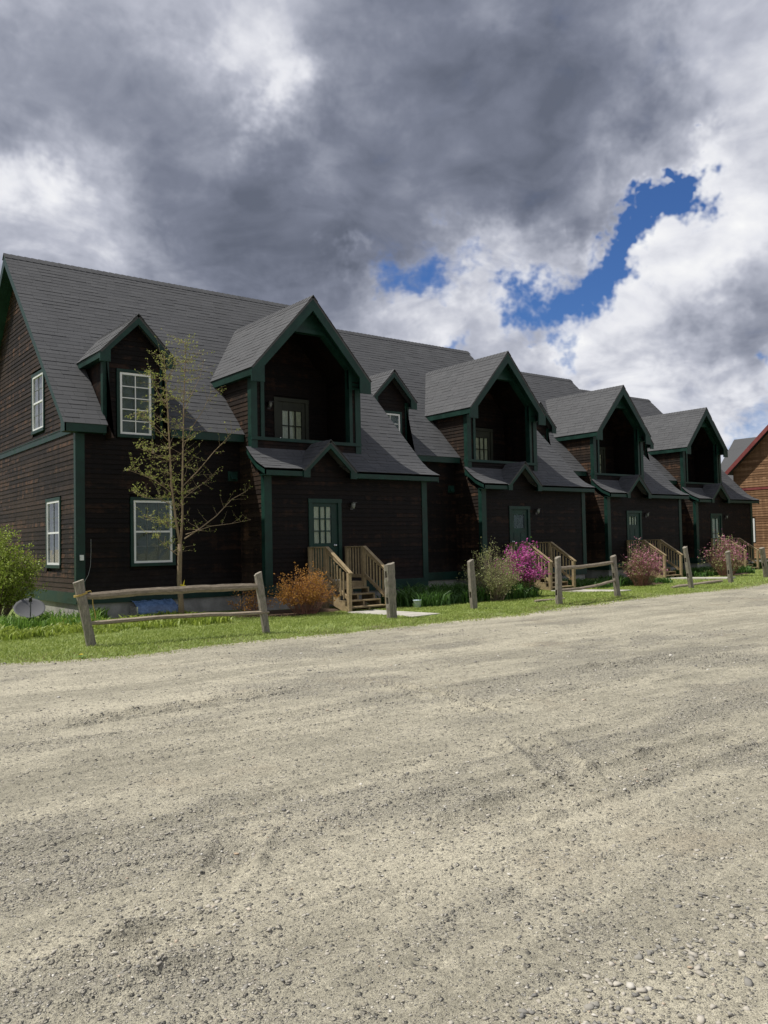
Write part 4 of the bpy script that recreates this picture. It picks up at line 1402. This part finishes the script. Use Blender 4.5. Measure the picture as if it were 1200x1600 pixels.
def branch(mb, p, d, L, r, n_=6, wob=.25, up=.1, rg=RNG, sides=5):
    pts = [np.array(p, float)]; d = np.array(d, float); d /= np.linalg.norm(d)
    for i in range(n_):
        d = d + rg.normal(0, wob, 3) * .4 + np.array([0, 0, up]); d /= np.linalg.norm(d)
        pts.append(pts[-1] + d * L / n_)
    mb.tube(pts, list(np.linspace(r, r * .25, n_ + 1)), sides, False)
    return pts


def make_tree():
    rg = np.random.default_rng(77)
    b = np.array([7.80, 17.55, 0.0])
    T = thing('young_tree', 'slender young tree with sparse yellow green leaves before the nearest house', 'tree', b)
    W = MB()
    at_ = lambda px, py, yy=17.55: at(px, py, 'Y', yy)
    trunk = [b + (0, 0, -.1), at_(283, 945), at_(280, 905), at_(281, 870), at_(281, 850)]
    W.tube(trunk, [.075, .062, .054, .050, .052], 9)
    stems = [[at_(281, 850), at_(275, 815), at_(268, 760), at_(265, 700), at_(262, 640), at_(259, 595), at_(257, 562)],
             [at_(282, 852), at_(285, 810), at_(285, 750), at_(286, 690), at_(287, 630), at_(289, 580), at_(290, 536)]]
    for s_, r0 in zip(stems, (.030, .027)):
        rr = np.linspace(r0, .006, len(s_))
        W.tube(s_, list(rr), 7, False)
    leaves = []
    def twigs(pts, r, n_, Lr, leafy):
        for _ in range(n_):
            i = rg.integers(1, len(pts)); p = pts[i]
            d = np.array([rg.normal(), rg.normal() * .8, rg.uniform(-.15, .9)])
            tw = branch(TW, p, d, rg.uniform(*Lr), r, 4, .35, .06, rg, 4)
            for q in tw[1:]:
                for _ in range(rg.poisson(leafy)): leaves.append(q + rg.normal(0, .014, 3))
    TW = MB()
    # long limbs that show clearly against the dark wall
    for path, r in (([(288, 842), (312, 826), (338, 806), (362, 780), (384, 768)], .017), ([(290, 835), (330, 822), (362, 818), (392, 812)], .010),
                    ([(285, 760), (310, 735), (335, 705), (352, 688), (362, 676)], .012), ([(286, 700), (300, 668), (318, 640), (330, 612)], .009),
                    ([(278, 868), (262, 856), (248, 842), (238, 832)], .009), ([(268, 770), (245, 752), (222, 742), (202, 735)], .010),
                    ([(270, 790), (250, 780), (228, 778), (210, 770)], .009), ([(264, 690), (245, 670), (228, 655), (214, 646)], .009),
                    ([(265, 720), (248, 712), (232, 706), (216, 700)], .009), ([(262, 640), (250, 618), (240, 600), (236, 586)], .008),
                    ([(285, 780), (300, 768), (318, 755), (332, 742)], .009), ([(280, 830), (262, 818), (240, 812), (222, 806)], .009),
                    ([(288, 640), (300, 615), (312, 590), (318, 566)], .008), ([(260, 600), (268, 580), (274, 560), (276, 545)], .006)):
        dy = rg.uniform(-.5, .35)
        pts = [at_(px, py, 17.55 + dy * i / 3) for i, (px, py) in enumerate(path)]
        W.tube(pts, list(np.linspace(r, r * .35, len(pts))), 5, False)
        fine_ = [lerp(a, c, t) for a, c in zip(pts[:-1], pts[1:]) for t in (0, .5)] + [pts[-1]]
        left_ = path[-1][0] < 275
        twigs(fine_, .0045, 20 if left_ else 13, (.18, .5), 3.4 if left_ else 1.5)
    for s_ in stems:
        fine_ = [lerp(a, c, t) for a, c in zip(s_[:-1], s_[1:]) for t in (0, .33, .66)] + [s_[-1]]
        twigs(fine_[2:], .0040, 105, (.2, .7), 2.4)
    W.build('trunk', 'bark', T, True)
    tag(TW.build('twigs', 'bark', T, True), kind='stuff')
    me = leaf_mesh('leaves', np.array(leaves) - b, .023, 'leaf_tree', .2)
    obj('crown', me, T)
    c = at_(283, 915)
    tp = MB()
    tp.tube([(c[0] + .062 * math.cos(a), c[1] + .062 * math.sin(a), c[2] + .02 * math.sin(2 * a)) for a in np.linspace(0, 6.28, 14)], .014, 6)
    tp.extrude([(c[0] + .03, c[1] - .066, c[2]), (c[0] + .075, c[1] - .066, c[2] + .01), (c[0] + .085, c[1] - .075, c[2] - .16), (c[0] + .04, c[1] - .07, c[2] - .17)], (0, .004, 0))
    tp.extrude([(c[0] + .0, c[1] - .068, c[2]), (c[0] + .04, c[1] - .068, c[2] + .1), (c[0] + .055, c[1] - .07, c[2] + .13), (c[0] + .035, c[1] - .07, c[2] - .02)], (0, .004, 0))
    tag(tp.build('ribbon', 'yellow', None, o=(float(c[0]), float(c[1]), float(c[2]))), 'yellow tape tied round the young tree trunk', 'ribbon')


make_tree()


def shrub(name, label, base, rx, ry, h, n_stem, leaf_sets, wood='twig', r=.010, lean=.55, shape=.8, seed=1, cat='shrub', group=None, twig_n=4, fill=0.0):
    """stems fanning out of the ground, side twigs, leaves along them"""
    rg = np.random.default_rng(seed)
    base = np.asarray(base, float)
    T = thing(name, label, cat, base, group)
    W = MB(); tips = []
    for i in range(n_stem):
        a = rg.uniform(0, 6.283); q = math.sqrt(rg.random())
        p = base + np.array([math.cos(a) * rx * .28 * q, math.sin(a) * ry * .28 * q, -.04])
        end = base + np.array([math.cos(a) * rx * q, math.sin(a) * ry * q, h * (1 - .55 * q ** 2) * rg.uniform(.72, 1.05)])
        mid = lerp(p, end, .5) + np.array([0, 0, h * .10]) + rg.normal(0, .04, 3)
        pts = [lerp(lerp(p, mid, t), lerp(mid, end, t), t) for t in np.linspace(0, 1, 6)]
        W.tube(pts, list(np.linspace(r, r * .3, 6)), 4, False)
        tips += pts[2:]
        for _ in range(twig_n):
            k = rg.integers(1, 5); d = (end - p) / np.linalg.norm(end - p) + rg.normal(0, lean, 3)
            tw = branch(W, lerp(pts[k], pts[k + 1], rg.random()), d, h * rg.uniform(.16, .36), r * .4, 3, .3, .05, rg, 3)
            tips += tw[1:]
    W.build('stems', wood, T, True)
    tips = np.array(tips)
    for (nm, mat, n_, size, zlo, pick, sprd) in leaf_sets:
        P = tips[rg.integers(0, len(tips), n_)] + rg.normal(0, sprd, (n_, 3))
        rel = (P - base) / np.array([rx, ry, h])
        k = (rel[:, 2] > zlo) & pick(rel) & (P[:, 2] > -.03)
        # leave clumps and gaps
        cl = vnoise(P[:, 0] * 5, P[:, 2] * 5 + P[:, 1] * 3, seed) > .25
        P = P[k & cl]
        if len(P): obj(nm, leaf_mesh(nm, P - base, size, mat, .25), T)
    return T


ALL = lambda r_: np.ones(len(r_), bool)
b = gpt(18, 958); b = np.array([4.52, 20.3, -.03])
shrub('green_shrub', 'rounded yellow green shrub at the left edge, beside the gable wall', b, .86, .85, 1.92, 110,
      [('leaves', 'leaf_shrub', 30000, .030, .16, ALL, .06)], 'twig', .011, .5, seed=5)
b = gpt(478, 957)
shrub('rust_shrub', 'rust coloured twiggy shrub left of the first porch stairs', (b[0], b[1], -.05), .80, .62, 1.0, 120,
      [('leaves', 'leaf_orange', 5200, .026, .25, ALL, .035)], 'redtwig', .006, .6, seed=6)
b = gpt(388, 957)
shrub('brown_shrub', 'low dark brown shrub between the nearest fence panel and the house', (b[0] - .1, b[1] - .3, -.05), .55, .45, .66, 46,
      [('leaves', 'leaf_orange', 900, .024, .2, ALL, .03)], 'redtwig', .005, .6, seed=7)
b = gpt(770, 938)
shrub('pale_shrub', 'pale twiggy green shrub left of the magenta blossoms', (b[0] + .05, b[1], -.05), .78, .7, 1.34, 120,
      [('leaves', 'leaf_pale', 6500, .024, .1, ALL, .03)], 'twig', .006, .45, seed=8, twig_n=5)
b = gpt(812, 934)
shrub('flowering_shrub', 'shrub covered in magenta blossoms left of the second porch stairs', (b[0] + .45, b[1] + .4, -.05), .62, .6, 1.34, 70,
      [('leaves', 'leaf_dark', 1800, .034, .05, ALL, .05), ('blossoms', 'pink', 5600, .040, .38, lambda r_: r_[:, 0] > -.75, .045)], 'redtwig', .007, .5, seed=9)
b = gpt(1003, 914)
shrub('flowering_shrub', 'dusty pink twiggy shrub left of the third porch stairs', (b[0], b[1], -.05), .74, .65, 1.28, 110,
      [('leaves', 'leaf_pale', 1700, .03, .3, lambda r_: r_[:, 0] < .1, .05), ('blossoms', 'rose', 2500, .034, .28, lambda r_: r_[:, 0] > -.45, .05),
       ('bright_blossoms', 'pink', 260, .036, .45, lambda r_: r_[:, 0] > .45, .04)], 'redtwig', .008, .5, seed=10)
b = gpt(1135, 898)
shrub('flowering_shrub', 'farthest pink shrub, before the last porch stairs', (b[0], b[1], -.05), .85, .75, 1.55, 90,
      [('leaves', 'leaf_pale', 1500, .04, .1, lambda r_: r_[:, 0] < .2, .06), ('blossoms', 'rose', 1300, .042, .4, ALL, .06),
       ('bright_blossoms', 'pink', 600, .045, .4, lambda r_: r_[:, 0] > .2, .05)], 'redtwig', .009, .5, seed=12)


def bed(name, label, poly_x, poly_y, n_, hmin, hmax, wid, mat, seed, lean=.9, tuft=None):
    rg = np.random.default_rng(seed)
    x = rg.uniform(*poly_x, n_); y = rg.uniform(*poly_y, n_)
    k = fbm(x * 1.7, y * 1.7, 3, seed) > .36 if tuft is None else fbm(x * tuft, y * tuft, 2, seed) > .42
    x, y = x[k], y[k]
    z = lawn_z(x, y)
    hh = .6 + .8 * vnoise(x * 2.2, y * 2.2, seed + 3)
    # strap leaves: two-piece bent blades
    n2 = len(x); h = rg.uniform(hmin, hmax, n2) * hh; a = rg.uniform(0, 6.283, n2); w = rg.uniform(.7, 1.3, n2) * wid
    la = rg.uniform(0, 6.283, n2); ln = rg.uniform(.2, lean, n2) * h
    b0 = np.stack([x, y, z - .01], -1); sd = np.stack([np.cos(a) * w, np.sin(a) * w, 0 * a], -1)
    out_ = np.stack([np.cos(la) * ln, np.sin(la) * ln, 0 * a], -1)
    mid = b0 + out_ * .35 + np.stack([0 * a, 0 * a, h * .75], -1); tip = b0 + out_ + np.stack([0 * a, 0 * a, h], -1)
    v = np.stack([b0 - sd, b0 + sd, mid + sd, mid - sd, tip + sd * .15, tip - sd * .15], 1).reshape(-1, 3)
    i6 = (np.arange(n2) * 6)[:, None]
    f = np.concatenate([i6 + np.array([[0, 1, 2, 3]]), i6 + np.array([[3, 2, 4, 5]])])
    o = obj(name, np_mesh(name, v, f, mat))
    return tag(o, label, 'plants', kind='stuff')


bed('lily_bed', 'bright green strap leaved plants before the gable wall', (1.5, 6.6), (17.4, 19.6), 4600, .09, .27, .013, 'leaf_bed', 51, tuft=1.5)
bed('low_plants', 'low pale green plants between the lawn and the nearest house', (2.0, 8.2), (15.7, 18.2), 9000, .05, .16, .018, 'leaf_shrub', 52)
for k, (dx, dy) in enumerate(STEPS):
    bed('ground_cover', ('dark green ground cover under the bay wall, right of the first stairs', 'dark green ground cover right of the second stairs',
                         'dark green ground cover right of the third stairs', 'dark green ground cover right of the last stairs')[k],
        (12.9 + dx, 17.2 + dx), (15.5 + dy, 17.6 + dy), 7000 if k == 0 else 3000, .14, .42 if k == 0 else .3, .016 + .004 * k, 'leaf_dark', 60 + k)

# bare mulch under the shrubs
for k, (cx_, cy_, rx, ry) in enumerate(((10.2, 16.9, 1.5, .9), (16.4, 17.0, 1.9, .9), (24.6, 17.9, 1.9, .9), (33.0, 19.6, 2.2, 1.0))):
    n_ = 40; a = np.linspace(0, 2 * math.pi, n_, endpoint=False)
    rr = 1 + .18 * (vnoise(np.cos(a) * 2 + 5, np.sin(a) * 2 + k * 7, 71) - .5) * 2
    vs = [(cx_, cy_, .0)] + [(cx_ + math.cos(t) * rx * r_, cy_ + math.sin(t) * ry * r_, -.10) for t, r_ in zip(a, rr)]
    mid = [(cx_ + math.cos(t) * rx * r_ * .8, cy_ + math.sin(t) * ry * r_ * .8, -.012) for t, r_ in zip(a, rr)]
    vs += mid
    fs = [(0, 1 + n_ + i, 1 + n_ + (i + 1) % n_) for i in range(n_)] + [(1 + n_ + i, 1 + i, 1 + (i + 1) % n_, 1 + n_ + (i + 1) % n_) for i in range(n_)]
    tag(MB().add(vs, fs).build('mulch_bed', 'mulch', None, True), kind='structure')

# dandelion at the gravel edge
d = gpt(127, 1029)
T = thing('dandelion', 'small yellow dandelion at the gravel edge below the first post', 'flower', (float(d[0]), float(d[1]), 0))
MB().tube([d, d + (0, 0, .05)], .003, 5).build('stem', 'leaf_bed', T)
fl = MB()
for i in range(26):
    a = i * 2.4; r_ = .004 + .0008 * i
    c = d + (0, 0, .052 + .008 * (1 - i / 26))
    e = c + np.array([math.cos(a) * (r_ + .012), math.sin(a) * (r_ + .012), .004])
    s_ = np.array([-math.sin(a), math.cos(a), 0]) * .005
    fl.add([c, e + s_, e - s_], [(0, 1, 2)])
fl.build('flower_head', 'yellow', T)
lf = MB()
for i in range(7):
    a = i * .9; e = d + np.array([math.cos(a) * .09, math.sin(a) * .09, .02]); s_ = np.array([-math.sin(a), math.cos(a), 0]) * .012
    mdl = lerp(d, e, .6) + (0, 0, .025)
    lf.add([d + (0, 0, .005), mdl + s_, e, mdl - s_], [(0, 1, 2, 3)])
lf.build('leaves', 'leaf_bed', T)


# ------------------------------------------------------------------ small things by the house
def make_dish():
    c = at(46, 955, 'Y', 18.6)
    c[2] = max(c[2], .16)
    T = thing('satellite_dish', 'round grey satellite dish lying in the plants under the green shrub', 'satellite dish', (float(c[0]), float(c[1]), 0))
    ax = np.array([-.1, -.50, .75]); ax /= np.linalg.norm(ax)
    u = np.cross(ax, (0, 0, 1)); u /= np.linalg.norm(u); v = np.cross(u, ax)
    R0, n_, m_ = .31, 36, 7
    vs = []
    for side in (0, 1):
        for i in range(m_ + 1):
            r_ = R0 * i / m_
            for j in range(n_):
                a = 2 * math.pi * j / n_
                vs.append(c + u * math.cos(a) * r_ + v * math.sin(a) * r_ * 1.06 + ax * (.09 * (r_ / R0) ** 2 - side * .006))
    fs = []
    for side in (0, 1):
        o_ = side * (m_ + 1) * n_
        fs += [(o_ + i * n_ + j, o_ + i * n_ + (j + 1) % n_, o_ + (i + 1) * n_ + (j + 1) % n_, o_ + (i + 1) * n_ + j) for i in range(m_) for j in range(n_)]
    e0, e1 = m_ * n_, (2 * m_ + 1) * n_
    fs += [(e0 + j, e0 + (j + 1) % n_, e1 + (j + 1) % n_, e1 + j) for j in range(n_)]
    MB().add(vs, fs).build('reflector', 'dish', T, True)
    foot = c - v * R0
    MB().tube([foot - ax * .02, foot + ax * .2 + v * .02, c + ax * .42 - v * .14], .012, 6).build('feed_arm', 'dish', T)
    p = c + ax * .42 - v * .14
    MB().tube([p + ax * .05, p, p - ax * .06], [.02, .03, .035], 10).build('receiver', 'iron', T, True)
    MB().tube([c - ax * .01, c - ax * .12, c - ax * .16 - (0, 0, .3)], .02, 8).build('mast', 'metal', T)


make_dish()

# blue plastic cover over the basement window well
wx0, wx1 = 7.20, 8.17
T = thing('window_well_cover', 'blue plastic cover over the basement window under the nearest house', 'window cover', (7.7, 18.85, 0))
n_, vs = 14, []
for i in range(n_ + 1):
    a = i / n_ * math.pi / 2
    for j in range(13):
        x = wx0 + (wx1 - wx0) * j / 12
        wv = .012 * math.sin(j * 2.1 + i) + .008 * math.sin(j * 5.3 + 2 * i)
        vs.append((x, 18.97 - .40 * math.sin(a) + wv, .02 + .29 * math.cos(a) + wv))
fs = [(i * 13 + j, i * 13 + j + 1, (i + 1) * 13 + j + 1, (i + 1) * 13 + j) for i in range(n_) for j in range(12)]
MB().add(vs, fs).build('plastic_sheet', 'blue', T, True)
MB().box(wx0 - .03, wx0, 18.55, 19.0, 0, .20).build('frame_side', 'metal', T)
MB().box(wx1, wx1 + .03, 18.55, 19.0, 0, .20).build('frame_side', 'metal', T)

# pail in the ground cover
p = gpt(652, 948)
T = thing('pail', 'small pale blue pail standing in the dark green ground cover', 'pail', (float(p[0]), float(p[1]), -.05))
mb = MB(); q = np.array([p[0], p[1], -.05])
prof = [(.0, .0), (.075, .0), (.095, .20), (.102, .20), (.102, .21), (.09, .21), (.07, .012), (.0, .012)]
vs = [(q[0] + r_ * math.cos(a), q[1] + r_ * math.sin(a), q[2] + z) for r_, z in prof for a in np.linspace(0, 2 * math.pi, 20, endpoint=False)]
fs = [(i * 20 + j, i * 20 + (j + 1) % 20, (i + 1) * 20 + (j + 1) % 20, (i + 1) * 20 + j) for i in range(len(prof) - 1) for j in range(20)]
mb.add(vs, fs).build('bucket', 'pail', T, True)
MB().tube([q + (-.1, 0, .19), q + (-.09, -.06, .13), q + (0, -.11, .09), q + (.09, -.06, .13), q + (.1, 0, .19)], .003, 5).build('handle', 'metal', T)
